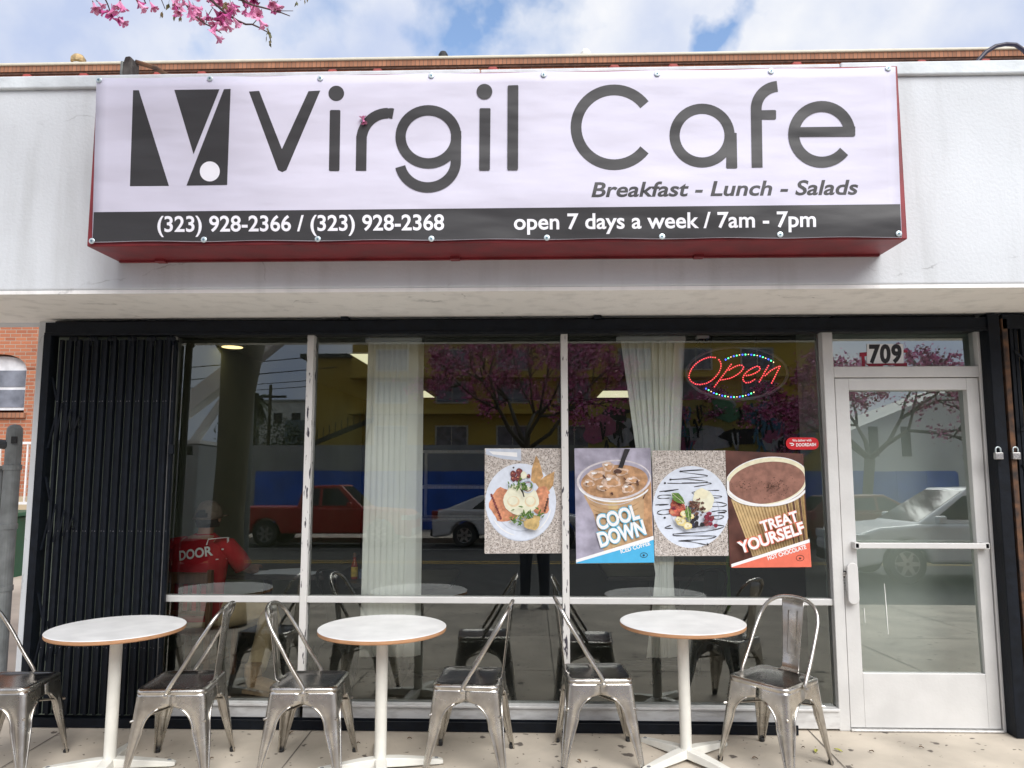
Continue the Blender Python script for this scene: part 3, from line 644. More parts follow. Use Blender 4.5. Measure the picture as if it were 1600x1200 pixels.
for i in range(10): leaf(fl, random.gauss(380, 60), random.gauss(600, 25), random.uniform(22, 55), random.uniform(0, 360), 9, .2)
fl.stroke([(365, 365), (385, 395), (395, 430)], [8, 12, 9], 10); blob(fl, 455, 640, 62, 46, 9, .14); blob(fl, 490, 600, 30, 28, 9, .2); blob(fl, 313, 203, 8, 7, 10)
fl.build('printed_picture', PM, p1)
# 2: iced coffee
p2 = tag(poster(((897.5, 700.5), (1016.5, 700), (1022, 879), (900.5, 881)), '').build('poster', PM[11]), 'poster reading COOL DOWN over an iced coffee cup with a blue corner', 'poster', GP)
fl = Flat(-.0016, .00022, lambda x, y: (740+x/5, 690+y/5))
fl.poly([(860, 420), (1385, 300), (1388, 480), (1402, 735), (1020, 860), (975, 700), (935, 560)], 13); fl.poly([(1330, 330), (1386, 290), (1400, 735), (1330, 758)], 12); fl.poly([(1045, 420), (1120, 430), (1150, 800), (1085, 830)], 22)
fl.ellipse(1096, 300, 292, 158, 15, -4); fl.ellipse(1100, 296, 276, 142, 11, -4); fl.ellipse(1100, 312, 262, 130, 12, -5)
fl.stroke(arc(1098, 318, 285, 20, 165, 24, 150), [2]+[13]*23+[2], 17); fl.stroke(arc(1080, 380, 215, 25, 155, 20, 115), 5, 15); fl.stroke(arc(1095, 430, 215, 25, 150, 20, 100), 4, 12); fl.stroke(arc(1100, 470, 215, 30, 140, 20, 95), 4, 23)
for x, y, rx, ry in ((1050, 195, 45, 38), (960, 260, 70, 38), (1075, 310, 75, 50), (900, 325, 45, 28), (1205, 365, 50, 38), (1150, 235, 60, 30), (1010, 360, 50, 25), (1240, 300, 55, 25)):
    blob(fl, x, y, rx, ry, 14, .18); blob(fl, x+rx*.15, y+ry*.15, rx*.6, ry*.55, 12, .2); blob(fl, x-rx*.3, y-ry*.35, rx*.3, ry*.22, 17, .3)
for x, y in ((1020, 275), (1180, 290), (1030, 378), (1220, 335), (1080, 405), (880, 330), (1330, 430), (960, 570), (1280, 320)): blob(fl, x, y, random.uniform(5, 26), random.uniform(4, 9), 20, .25, rot=random.uniform(0, 180))
fl.poly([(1178, 58), (1222, 58), (1190, 130), (1165, 205), (1128, 205), (1150, 140)], 10); blob(fl, 1125, 232, 32, 17, 20, .1)
fl.poly([(800, 920), (1404, 735), (1405, 765), (800, 945)], 17); fl.poly([(800, 944), (1405, 766), (1410, 943), (801, 949)], 16)
for m_, bo in ((18, .075), (17, .035)):
    fl.text('COOL', (975, 690), (1300, 595), 108, m_, bo, spacing=.95, capref=CAPREF); fl.text('DOWN', (990, 822), (1350, 715), 108, m_, bo, spacing=.95, capref=CAPREF)
fl.text('ICED COFFEE', (1150, 872), (1380, 805), 30, 17, .03, capref=CAPREF)
fl.stroke(arc(1328, 885, 28, 0, 360, 20, 18)[:-1], 4, 10, closed=True); blob(fl, 1327, 886, 9, 7, 10, .2)
fl.build('printed_picture', PM, p2)
# 3: dessert plate
p3 = tag(poster(((1018.5, 704), (1133, 704), (1138.5, 868.5), (1023, 869)), '').build('poster', PM[0]), 'poster of a dessert plate with chocolate squiggles and berries, between two cup posters', 'poster', GP)
k = 1582/290
fl = Flat(-.0012, .00022, lambda x, y: (1000+x/k, 680+y/k))
cl = lambda x, y: (min(x, 732+(y-130)*.034), y)
def ce(cx, cy, rx, ry, m): fl.poly([cl(cx+rx*math.cos(2*math.pi*i/48), cy+ry*math.sin(2*math.pi*i/48)) for i in range(48)], m)
ce(435, 618, 327, 352, 2); ce(437, 612, 327, 350, 1); ce(470, 660, 210, 190, 2); ce(468, 650, 200, 185, 1)
for pts in ([(345, 308), (400, 300), (545, 296), (350, 312), (578, 346), (420, 365), (250, 378), (420, 378), (580, 398), (400, 412), (212, 408)], [(460, 440), (605, 415), (545, 405), (330, 408)],
            [(165, 482), (330, 460), (190, 486)], [(675, 470), (560, 474), (440, 490), (540, 520), (660, 535), (690, 520), (560, 512), (470, 516)], [(265, 510), (180, 512), (148, 528), (180, 540), (260, 535)],
            [(130, 594), (245, 588), (150, 600)], [(540, 598), (640, 570), (738, 588), (690, 608), (540, 604)], [(275, 632), (180, 640), (146, 664), (190, 676), (262, 668)], [(610, 652), (700, 640), (738, 650), (660, 662), (738, 660)],
            [(610, 690), (690, 684), (712, 698), (670, 716), (620, 712)], [(262, 768), (210, 790), (290, 794)], [(420, 790), (600, 766), (718, 776), (600, 812), (330, 838), (286, 842), (300, 855), (500, 858), (648, 860), (560, 885), (330, 900), (420, 905), (545, 930), (575, 932), (570, 915)]):
    sm = []
    for i in range(len(pts)-1):
        a, b_, c, d = pts[max(i-1, 0)], pts[i], pts[i+1], pts[min(i+2, len(pts)-1)]
        for j in range(6):
            u = j/6; sm.append(tuple(.5*(2*b_[q]+(c[q]-a[q])*u+(2*a[q]-5*b_[q]+4*c[q]-d[q])*u*u+(3*b_[q]-a[q]-3*c[q]+d[q])*u**3) for q in (0, 1)))
    fl.stroke([cl(*p) for p in sm], [6+2.5*math.sin(i*.9) for i in range(len(sm))], 10)
for x, y in ((212, 408), (260, 378), (345, 308), (575, 932), (210, 703)): blob(fl, x, y, 10, 8, 10)
blob(fl, 540, 560, 90, 95, 4, .06); blob(fl, 520, 500, 60, 45, 25, .1); blob(fl, 315, 625, 68, 70, 30, .2)
for i in range(18): blob(fl, random.gauss(308, 28), random.gauss(620, 32), random.uniform(10, 24), random.uniform(9, 17), random.choice((30, 30, 3, 26, 24)), .2)
for i in range(60): blob(fl, random.gauss(465, 34), random.gauss(612, 38), random.uniform(5, 17), random.uniform(5, 12), random.choice((29, 29, 20, 19)), .3)
for i in range(14): blob(fl, random.gauss(570, 24), random.gauss(708, 34), random.uniform(14, 24), random.uniform(13, 21), random.choice((26, 26, 7)), .15)
for i in range(9): blob(fl, random.gauss(478, 24), random.gauss(748, 22), random.uniform(14, 22), random.uniform(13, 19), random.choice((27, 27, 10)), .12)
for x, y, r_ in ((372, 668, 36), (345, 735, 42), (400, 770, 36), (320, 715, 28), (430, 690, 24)): blob(fl, x, y, r_, r_*.85, 28, .1); blob(fl, x-3, y-4, r_*.7, r_*.55, 25, .12); blob(fl, x, y, 6, 5, 9)
leaf(fl, 262, 490, 150, 40, 8, .5); leaf(fl, 395, 600, 140, 82, 8, .38); fl.stroke([(262, 490), (375, 585)], 3, 25); fl.stroke([(395, 602), (413, 735)], 3, 25)
fl.build('printed_picture', PM, p3)
# 4: hot chocolate
p4 = tag(poster(((1133, 704), (1255, 709), (1264.5, 884.5), (1140.5, 886)), '').build('poster', PM[21]), 'poster reading TREAT YOURSELF over a paper cup of hot chocolate with a coral corner', 'poster', GP)
fl = Flat(-.0019, .00022, lambda x, y: (1000+x/k, 680+y/k))
cr4 = lambda y: 1392+(y-150)*.052
c4 = lambda x, y: (min(x, cr4(y)), y)
body = [(775, 545), (1395, 455), (1425, 905), (960, 1035), (890, 850)]
fl.poly([c4(*p) for p in body], 22)
for i in range(22):
    u = (i+.6)/22; xt = 785+(1392-785)*u; yt = 575+28*math.sin(math.pi*u)-120*u*u*.55; xb = 960+(1428-960)*u; ybm = 1030-(1030-905)*u
    wdd = 6+8*u*u
    fl.poly([c4(xt-wdd*.4, yt), c4(xt+wdd, yt), c4(xb+wdd*.8, ybm), c4(xb-wdd*.3, ybm)], 23 if u < .75 or i % 2 else 20)
def ce4(cx, cy, rx, ry, m, rot):
    c, s = math.cos(R(rot)), math.sin(R(rot)); P = []
    for i in range(60):
        a = 2*math.pi*i/60; x = cx+rx*math.cos(a)*c-ry*math.sin(a)*s; y = cy+rx*math.cos(a)*s+ry*math.sin(a)*c
        P.append((max(728+(y-130)*.034, min(x, cr4(y))), y))
    fl.poly(P, m)
ce4(1078, 395, 360, 208, 17, -8); ce4(1078, 392, 352, 198, 25, -8); ce4(1078, 405, 328, 176, 19, -8)
fl.stroke([(max(738+(y-130)*.034, min(x, cr4(y)-3)), y) for x, y in arc(1078, 398, 352, 20, 185, 30, 200)], [4]+[20]*29+[4], 17)
for i in range(120):
    a = random.uniform(0, 6.28); r_ = abs(random.gauss(0, .42)); x = 1130+230*r_*math.cos(a); y = 430+120*r_*math.sin(a)
    if ((x-1078)/310)**2+((y-405)/160)**2 < .9: blob(fl, x, y, random.uniform(2, 7), random.uniform(2, 5), 20, .2, 8)
for i in range(30): blob(fl, random.gauss(870, 45), random.gauss(430, 22), random.uniform(2, 8), random.uniform(2, 5), 20, .2, 8)
fl.poly([(764, 1092), (1424, 880), (1428, 908), (766, 1118)], 17); fl.poly([(766, 1117), (1428, 909), (1442, 1116), (768, 1122)], 24)
for m_, bo in ((24, .075), (17, .035)):
    fl.text('TREAT', (1025, 818), (1338, 722), 84, m_, bo, capref=CAPREF); fl.text('YOURSELF', (840, 1000), (1392, 822), 92, m_, bo, capref=CAPREF)
fl.text('HOT CHOCOLATE', (1075, 1058), (1400, 960), 34, 17, .03, capref=CAPREF)
fl.stroke(arc(1345, 1040, 33, 0, 360, 20, 24)[:-1], 4, 21, closed=True); blob(fl, 1345, 1043, 10, 8, 21, .2)
fl.build('printed_picture', PM, p4)
# delivery sticker
m_stred = pc('sticker red', (.55, .008, .015), .03)
q = MB(); c0, c1 = onY(1228.5, 702.5, -.0015), onY(1279, 683.5, -.0015); q.prism(rr(c0.x, c1.x, c0.z, c1.z, .037), -.0015, -.0005)
st = tag(q.build('sticker', m_stred), 'red rounded delivery sticker on the glass above the hot chocolate poster', 'sticker')
fl = Flat(-.0017, .0003); fl.text('We deliver with', (1238, 690), (1268, 689.5), 3.6, 0, .02, capref=CAPREF); fl.text('DOORDASH', (1244, 697.5), (1275, 696.8), 4.6, 0, .03, capref=CAPREF)
fl.poly([(1233, 692), (1238.5, 692), (1241, 694), (1239.5, 696.5), (1236, 696.5), (1235.5, 695.3), (1239, 695), (1239.2, 693.8), (1234.5, 693.6)], 0); fl.build('lettering', PM[17], st)
# house number
q = MB(); pts = [onY(*p, -.0035) for p in ((1355, 537.5), (1411.5, 537.5), (1412, 567.5), (1354.5, 568))]; q.prism([(p.x, p.z) for p in pts], -.0035, -.0005)
hn = tag(q.build('house_number', PM[17]), 'white house number plate reading 709 on the glass over the door', 'number sign')
fl = Flat(-.0037, .0003); fl.text('709', (1358, 566), (1409, 565.5), 26, 0, .045, spacing=1.1, capref=CAPREF); fl.build('digits', PM[10], hn)
fl = Flat(-.0012, .0002)
m_oldred = pc('old red vinyl', (.30, .01, .03), .3)
fl.poly([(1343, 551), (1355, 550), (1355, 556), (1351, 557), (1352, 574), (1347, 574.5), (1346, 557), (1343, 557)], 0); fl.poly([(1352, 568), (1417, 567), (1417, 551), (1411, 551), (1411, 547), (1417.5, 547), (1417.5, 574), (1400, 574.5), (1398, 570), (1380, 571), (1378, 574), (1360, 574.5)], 0)
tag(fl.build('number_decal', m_oldred), 'remains of an old red vinyl number behind the white 709 plate', 'decal')

# ------------------------------------------------------------------ vertical blinds
m_blind = M('blind slat vinyl', (.88, .89, .84), .55, var=.05, vs=3)
def blind(label, top, bot, mid, nb, y=.095, wide=.085):
    """vertical slats drawn into a bundle; top/mid/bot give left and right pixel x and the pixel y of the bundle"""
    o = empty('vertical_blind', (onY((top[0]+top[1])/2, 525, y).x, y, 2.43), 0, label, 'blind', 'vertical blinds behind the glass'); mi = Matrix.Translation(-o.location)
    h = MB(); a = onY(top[0]-14, 526, y).x; c = onY(top[1]+8, 526, y).x; h.box(a, c, y-.02, y+.025, 2.405, 2.436); r_ = h.build('head_rail', m_blind, o); r_.matrix_parent_inverse = mi
    for i in range(nb):
        u = i/(nb-1); b = MB(); rows = []
        wtop = wide if i in (0, nb-1) else .085
        st = [top]+([mid] if mid else [])+[bot]
        pts = [onY(s_[0]+(s_[1]-s_[0])*u, s_[2], y) for s_ in st]
        zz = [p.z for p in pts]
        for j in range(13):
            z = zz[0]+(zz[-1]-zz[0])*j/12
            if len(pts) == 2: x = pts[0].x+(pts[1].x-pts[0].x)*j/12
            elif z > zz[1]: q_ = (zz[0]-z)/(zz[0]-zz[1]); x = pts[0].x+(pts[1].x-pts[0].x)*q_
            else: q_ = (zz[1]-z)/(zz[1]-zz[2]); x = pts[1].x+(pts[2].x-pts[1].x)*q_
            ang = R(20 if i == nb-1 else (16+7*math.sin(i*2.1)))
            if mid: ang = R((25 if i in (0, nb-1) else 20+8*math.sin(i*1.7)))
            hw = wtop/2*(1 if not mid else (1-.45*math.exp(-((z-zz[1])/.35)**2)))
            dy = .011*(i % 3)
            rows.append([(x+v*hw*math.cos(ang), y+dy+v*hw*math.sin(ang)+.004*(1-v*v), z) for v in (-1, -.5, 0, .5, 1)])
        b.grid(rows); s_ = b.build('slat', m_blind, o, smooth=True, solid=.0012); s_.matrix_parent_inverse = mi
    return o
bl1 = blind('straight bundle of white vertical blind slats behind the middle pane', (586, 652, 524), (572, 646, 1026), None, 24)
b = MB(); a = onY(580, 655, .06); c = onY(573, 686, .06); b.tube([(a.x, .06, a.z+.35), (a.x, .06, a.z), (c.x, .055, c.z)], .003, 6); q = b.build('wand', m_white, bl1); q.matrix_parent_inverse = Matrix.Translation(-bl1.location)
bl2 = blind('white vertical blind slats pinched together below the posters, behind the right pane', (977, 1062, 522), (1019, 1052, 1027), (1029, 1047, 895), 22)

# ------------------------------------------------------------------ LED OPEN sign
osn = empty('open_sign', (onY(1151, 583, .07).x, .07, onY(1151, 583, .07).z), 0, 'oval lit LED sign reading Open in red dots, hung behind the right pane', 'sign'); oi = Matrix.Translation(-osn.location)
g8 = lambda x, y: (1050+x/8, 520+y/8)
def osp(mb, name, m, sm=False):
    o = mb.build(name, m, osn, smooth=sm); o.matrix_parent_inverse = oi; return o
b = MB(); ov = [onY(*g8(812+632*math.cos(a), 505+328*math.sin(a)), .07) for a in [2*math.pi*i/48 for i in range(48)]]
b.prism([(p.x, p.z) for p in ov], .072, .082); osp(b, 'backing_board', M('dark acrylic', (.006, .007, .009), .12, var=.1))
def dots(lines, spacing):
    o = []
    for ln in lines:
        acc = 0; o.append(ln[0])
        for (x0, y0), (x1, y1) in zip(ln, ln[1:]):
            d = math.hypot(x1-x0, y1-y0); t = spacing-acc
            while t <= d: o.append((x0+(x1-x0)*t/d, y0+(y1-y0)*t/d)); t += spacing
            acc = (acc+d) % spacing
    return o
RL = [[(540, 310), (470, 303), (400, 325), (340, 355), (285, 400), (245, 450), (215, 515), (212, 560), (235, 605), (290, 640), (350, 648), (430, 632), (490, 600), (545, 550), (590, 490), (612, 430), (612, 375), (590, 340), (566, 322)],
      [(740, 395), (515, 695)], [(715, 465), (770, 430), (830, 405), (870, 405), (895, 430), (880, 465), (840, 505), (780, 545), (720, 570), (660, 583), (600, 590)],
      [(930, 535), (990, 525), (1050, 500), (1100, 465), (1100, 430), (1065, 418), (1010, 438), (950, 475), (905, 520), (885, 565), (890, 600), (925, 625), (980, 618), (1045, 575)],
      [(1205, 410), (1085, 625)], [(1165, 535), (1230, 475), (1290, 440), (1345, 415)], [(1350, 420), (1240, 640)]]
C1 = [(670, 335), (740, 300), (850, 275), (960, 270), (1075, 285), (1150, 310), (1215, 335), (1290, 380)]; C2 = [(425, 698), (520, 752), (640, 790), (750, 805), (860, 798), (960, 772), (1040, 735)]
def led(mb, p, r_, y=.07):
    c = onY(*g8(*p), y); mb.lathe([(r_, 0), (r_*.9, -r_*.8), (r_*.4, -r_*1.2)], (c.x, y, c.z), 8, axis='y')
E_ = lambda n, c, s: M(n, c, .5, emit=s, var=0)
b = MB(); b.tube([(p.x, .071, p.z) for p in ov+ov[:1]], .010, 6); osp(b, 'rim', M('grey sign rim', (.10, .115, .125), .4, var=.3, vs=6))
b = MB()
for ln in RL:
    sm = [onY(*g8(*p), .0718) for p in ln]; b.tube([(p.x, .0718, p.z) for p in sm], .009, 6)
osp(b, 'letter_channel', M('letter channel red', (.10, .004, .008), .4, var=.05))
b = MB()
for p in dots(RL, 29): led(b, p, .0038, .0625)
osp(b, 'red_lights', E_('red LED', (1, .08, .10), 1.7))
for nm, c, ph in (('blue_lights', (.06, .10, 1), 0), ('green_lights', (.08, 1, .35), 1), ('amber_lights', (1, .6, .3), 2)):
    b = MB()
    for ln in (C1, C2):
        for i, p in enumerate(dots([ln], 37)):
            if i % 3 == ph: led(b, p, .0050 if ph < 2 else .0032, .0705)
    osp(b, nm, E_(nm.replace('_', ' '), c, 2.2))
b = MB()
for px in (1109, 1179): 
    a = onY(px, 523, .075); c = onY(px+1, 545, .075); b.tube([(a.x, .075, 2.43), (c.x, .075, c.z)], .0022, 5); b.tube([(a.x+.01, .075, 2.43), (c.x+.006, .075, c.z)], .0016, 5)
a = onY(1085, 540, .085); c = onY(1104, 549, .085); d = onY(1092, 533, .1); b.tube([(d.x, .1, d.z), (a.x, .085, a.z), (c.x, .085, c.z)], .0025, 5)
osp(b, 'hanging_wires', m_dark)
c = onY(1097, 530, .14); cm = empty('security_camera', (c.x, .14, c.z), 0, 'small dark dome camera under the ceiling beside the Open sign', 'camera')
b = MB(); b.box(-.04, .04, -.03, .03, .0, .02); b.build('mount', m_white, cm); b = MB(); b.lathe([(.026, .0), (.026, -.015), (.018, -.03), (.004, -.036)], (0, 0, 0), 16); b.build('dome', m_dark, cm, smooth=True)
# ------------------------------------------------------------------ people
m_skin = M('skin', (.38, .20, .13), .55, var=.06, vs=30)
m_tee = M('red cotton', (.38, .008, .016), .85, var=.14, vs=8, bump=.4, bs=14, bd=.02)
m_khaki = M('khaki cotton', (.40, .31, .18), .85, var=.12, vs=10, bump=.4, bs=16, bd=.02)
m_boot = M('tan leather', (.34, .22, .12), .6, var=.2, vs=20)
m_hair = M('black hair', (.012, .010, .009), .6, var=.3, vs=80, bump=.5, bs=200)
m_cap = M('tan cap cloth', (.15, .115, .085), .85, var=.2, vs=30)
m_cloth = M('black cloth', (.014, .014, .018), .9, var=.2, vs=9, bump=.3, bs=18, bd=.02)
m_jean = M('dark denim', (.022, .028, .045), .9, var=.2, vs=40)
def skin_body(name, J, edges, mats, parent, root=0, sub=2):
    """J: joint positions with radii; grown with a Skin modifier into one continuous surface"""
    me = bpy.data.meshes.new(name); me.from_pydata([j[0] for j in J], edges, []); o = bpy.data.objects.new(name, me); COL.objects.link(o)
    sk = o.modifiers.new('skin', 'SKIN'); sk.use_smooth_shade = True
    o.modifiers.new('sub', 'SUBSURF').levels = sub; o.modifiers['sub'].render_levels = sub
    for i, j in enumerate(J):
        d = me.skin_vertices[0].data[i]; r_ = j[1]; d.radius = r_ if isinstance(r_, tuple) else (r_, r_); d.use_root = (i == root)
    dg = bpy.context.evaluated_depsgraph_get(); dg.update()
    nm = bpy.data.meshes.new_from_object(o.evaluated_get(dg)); bpy.data.objects.remove(o); bpy.data.meshes.remove(me)
    nm.name = name; nm.materials.clear()
    for m in mats: nm.materials.append(m)
    nm.polygons.foreach_set('use_smooth', [True]*len(nm.polygons))
    o = bpy.data.objects.new(name, nm); COL.objects.link(o); o.parent = parent
    return o
def loft(rings, n=20):
    b = MB(); rows = []
    for (c, rx, ry) in rings: rows.append([(c[0]+rx*math.cos(2*math.pi*i/n), c[1]+ry*math.sin(2*math.pi*i/n), c[2]) for i in range(n)])
    b.grid(rows, True); return b
def hand(J, Ed, wrist, d, side, length=.175):
    """palm and five tapering fingers added to a joint list; d = pointing direction, side = thumb side"""
    d = d.normalized(); s = side.normalized(); n = d.cross(s); w0 = wrist
    palm = len(J); J.append((w0+d*.05, (.036, .018))); Ed.append((palm_par[0], palm))
    kn = len(J); J.append((w0+d*.088, (.036, .016))); Ed.append((palm, kn))
    for i, (off, ln) in enumerate(((.030, .070), (.010, .080), (-.011, .074), (-.031, .058))):
        p = kn
        for q, (u, cz) in enumerate(((.12, .0), (.55, .010), (1.0, .030))):
            J.append((w0+d*(.088+ln*u)+s*off*(1.02)+n*cz*(-1), .0085-.001*q)); Ed.append((p, len(J)-1)); p = len(J)-1
    p = palm
    for u, v, cz in ((.035, .030, .008), (.058, .055, .016), (.072, .082, .022)):
        J.append((w0+s*u+d*v-n*cz, .0095)); Ed.append((p, len(J)-1)); p = len(J)-1
palm_par = [0]
V = Vector
# seated customer: back to the window, leaning on the table, right leg swung out to the side
man = empty('person', (-2.50, .80, .02), R(-8), 'seated person in red tee shirt and backwards tan cap, back to the window', 'person')
J = [(V((0, .04, .47)), (.155, .115)), (V((0, .01, .62)), (.135, .10)), (V((0, -.01, .80)), (.15, .105)), (V((0, .03, .97)), (.125, .085)), (V((0, .055, 1.045)), .055), (V((0, .075, 1.10)), .060),
     (V((0, .09, 1.165)), (.078, .088)), (V((0, .095, 1.235)), (.076, .085)),
     (V((.20, .02, .97)), .058), (V((.295, .10, .82)), .045), (V((.27, .33, .755)), .036), (V((.22, .43, .765)), .027),
     (V((-.20, .02, .97)), .058), (V((-.285, .10, .81)), .045), (V((-.22, .34, .755)), .036), (V((-.15, .43, .765)), .027),
     (V((.10, .06, .46)), .095), (V((.40, .30, .47)), .072), (V((.50, .06, .24)), .054), (V((.555, -.17, .085)), .040), (V((.60, -.20, .045)), .040), (V((.72, -.21, .035)), .034),
     (V((-.10, .06, .46)), .095), (V((-.16, .50, .48)), .072), (V((-.17, .52, .25)), .054), (V((-.17, .50, .07)), .040), (V((-.17, .60, .04)), .036)]
Ed = [(0, 1), (1, 2), (2, 3), (3, 4), (4, 5), (5, 6), (6, 7), (3, 8), (8, 9), (9, 10), (10, 11), (3, 12), (12, 13), (13, 14), (14, 15), (0, 16), (16, 17), (17, 18), (18, 19), (19, 20), (20, 21), (0, 22), (22, 23), (23, 24), (24, 25), (25, 26)]
palm_par[0] = 11; hand(J, Ed, J[11][0], V((-.35, 1, -.05)), V((-1, -.3, .1)))
palm_par[0] = 15; hand(J, Ed, J[15][0], V((.35, 1, -.05)), V((1, -.3, .1)))
body = skin_body('body', J, Ed, [m_skin], man)
def tee_ring(z, cy, rx, ry): return ((0, cy, z), rx, ry)
b = loft([tee_ring(.44, .03, .185, .15), tee_ring(.55, .015, .18, .145), tee_ring(.68, .0, .195, .145), tee_ring(.82, -.01, .225, .145), tee_ring(.92, .0, .238, .132), tee_ring(.985, .02, .22, .11), tee_ring(1.02, .035, .16, .088), tee_ring(1.045, .05, .095, .075), tee_ring(1.06, .058, .072, .07)], 28)
for s in (1, -1):
    b.tube([(s*.13, .02, .965), (s*.21, .025, .955), (s*.262, .075, .88), (s*.292, .115, .81)], [.075, .082, .072, .070], 16)
b.build('tee_shirt', m_tee, man, smooth=True)
b = MB(); b.tube([(.09, .06, .46), (.26, .20, .475), (.41, .31, .475), (.455, .24, .40), (.495, .08, .26), (.545, -.11, .145)], [.115, .105, .09, .085, .075, .068], 16); b.tube([(-.09, .06, .46), (-.13, .30, .485), (-.16, .50, .485), (-.168, .535, .40), (-.17, .53, .24), (-.17, .50, .12)], [.115, .105, .088, .082, .074, .068], 16)
b.lathe([(.0, -.07), (.17, -.06), (.19, .0), (.185, .06), (.0, .07)], (0, .05, .44), 20, sy=.85); b.build('trousers', m_khaki, man, smooth=True)
for (hx, hy, tx, ty) in ((.565, -.185, .72, -.215), (-.17, .49, -.17, .66)):
    b = MB(); d = V((tx-hx, ty-hy, 0)).normalized(); h0 = V((hx, hy, 0))
    b.tube([h0+V((0, 0, .19)), h0+V((0, 0, .11)), h0+d*.02+V((0, 0, .06)), h0+d*.10+V((0, 0, .05)), h0+d*.17+V((0, 0, .042)), h0+d*.205+V((0, 0, .036))], [.060, .060, .060, .055, .050, .030], 14)
    p = d.cross(V((0, 0, 1))); pts = [h0+d*a+p*c for a, c in ((-.055, -.045), (.10, -.052), (.19, -.045), (.215, 0), (.19, .045), (.10, .052), (-.055, .045))]
    b.prism([(q.x, q.y) for q in pts], .0, .022, 'z'); b.build('boot', m_boot, man, smooth=False)
b = MB(); hc = V((0, .095, 1.19)); b.lathe([(.080, -.085), (.090, -.04), (.094, .0), (.085, .045), (.0, .075)], hc, 22, sx=.98, sy=1.08); b.build('hair', m_hair, man, smooth=True)
b = MB(); rows = []
for j in range(10):
    a = R(90*j/9); rr_ = .1015*math.cos(a)**.8 if j < 9 else .001; rows.append([(hc.x+rr_*math.cos(2*math.pi*i/36)*.98, hc.y+rr_*math.sin(2*math.pi*i/36)*1.08, hc.z-.022+.135*math.sin(a)) for i in range(36)])
b.grid(rows, True); keep = [(f, m_) for f, m_ in zip(b.f, b.m) if not (sum(b.v[q][1] for q in f)/4 < hc.y-.05 and ((sum(b.v[q][0] for q in f)/4-hc.x)/.052)**2+((sum(b.v[q][2] for q in f)/4-hc.z+.01)/.055)**2 < 1)]
b.f = [k_[0] for k_ in keep]; b.m = [k_[1] for k_ in keep]
b.tube([(hc.x+.103*math.cos(R(a))*.98, hc.y+.103*math.sin(R(a))*1.08, hc.z-.018) for a in range(215, 326, 10)], .008, 6)
b.prism([(hc.x-.08, hc.y+.09), (hc.x-.075, hc.y+.15), (hc.x-.04, hc.y+.185), (hc.x+.04, hc.y+.185), (hc.x+.075, hc.y+.15), (hc.x+.08, hc.y+.09)], hc.z-.012, hc.z-.006, 'z')
b.build('cap', m_cap, man, smooth=True, solid=.003)
b = MB()
for s in (1, -1): b.lathe([(.001, -.008), (.016, -.006), (.018, .004), (.006, .012)], (s*.088, .10, 1.17), 10, axis='x', sy=1.7)
b.lathe([(.004, .0), (.014, .012), (.012, .03), (.004, .04)], (0, .185, 1.15), 10)
for s in (1, -1): b.lathe([(.002, -.008), (.011, -.004), (.011, .004), (.002, .008)], (s*.032, .175, 1.185), 10)
b.tube([(-.025, .172, 1.125), (0, .178, 1.122), (.025, .172, 1.125)], .006, 6); b.build('face_and_ears', m_skin, man, smooth=True)
fl = Flat(.633, .0005)
fl.text('DOOR', (276, 876.5), (328, 868), 14, 0, .03, capref=CAPREF)
fl.stroke([(318, 852.5), (320, 843.5), (343, 842), (341.5, 875.5), (331, 875.5)], 1.7, 0); fl.ellipse(338.5, 860, 1.3, 1.3, 0)
# wrap the print on the shirt back
vs = []
for (x, y, z) in fl.mb.v:
    l_ = Matrix.Rotation(R(8), 3, 'Z') @ V((x+2.50, y-.80, z-.02)); zz = l_.z
    rx = .195+(.238-.195)*min(1, max(0, (zz-.68)/.24)); ry = .145 if zz < .85 else .145-.013*(zz-.85)/.07
    yy = -ry*math.sqrt(max(0, 1-(l_.x/rx)**2))-.008; vs.append((l_.x, yy-.004, zz))
fl.mb.v = vs; fl.mb.build('shirt_print', m_white, man)

# wooden chair, tables and small things inside
m_wood = M('brown wood', (.13, .06, .03), .5, var=.25, vs=8, stretch=(8, 8, 1))
wc = empty('wooden_chair', (-2.50, .83, .02), R(-8), 'brown wooden chair under the seated customer', 'chair')
b = MB(); b.box(-.21, .21, -.2, .2, .355, .395); b.build('seat', m_wood, wc, bevel=.01)
for sx in (-.19, .19):
    for sy in (-.18, .18):
        b = MB(); b.box(sx-.018, sx+.018, sy-.018, sy+.018, 0, .355 if sy > 0 else .82); b.build('leg', m_wood, wc, bevel=.004)
b = MB(); b.box(-.172, .172, -.20, -.175, .72, .80); b.box(-.172, .172, -.197, -.178, .50, .53); b.build('backrest', m_wood, wc, bevel=.004)
for x in (-.1, -.03, .04, .11):
    b = MB(); b.box(x-.012, x+.012, -.196, -.18, .5305, .7195); b.build('back_spindle', m_wood, wc)
m_bwood = M('black table top', (.022, .021, .02), .35, var=.2, vs=6)
def square_table(x, y, sx, sy, lab, rz_=0):
    t = empty('square_table', (x, y, .02), rz_, lab, 'table', 'tables inside the cafe')
    b = MB(); b.box(-sx, sx, -sy, sy, .70, .735); b.build('tabletop', m_bwood, t, bevel=.005)
    b = MB(); b.lathe([(.035, .03), (.035, .70)], (0, 0, 0), 16); b.build('column', m_black, t)
    b = MB(); b.box(-.28, .28, -.03, .03, .002, .03); b.box(-.03, .03, -.28, .28, .002, .029); b.build('base', m_black, t, bevel=.004)
    return t
square_table(-2.15, 1.28, .62, .32, 'black table in front of the seated customer, papers on it')
square_table(-.98, .95, .38, .35, 'black table inside carrying the hot sauce bottle')
square_table(.95, 1.35, .40, .35, 'black table inside behind the posters')
b = MB()
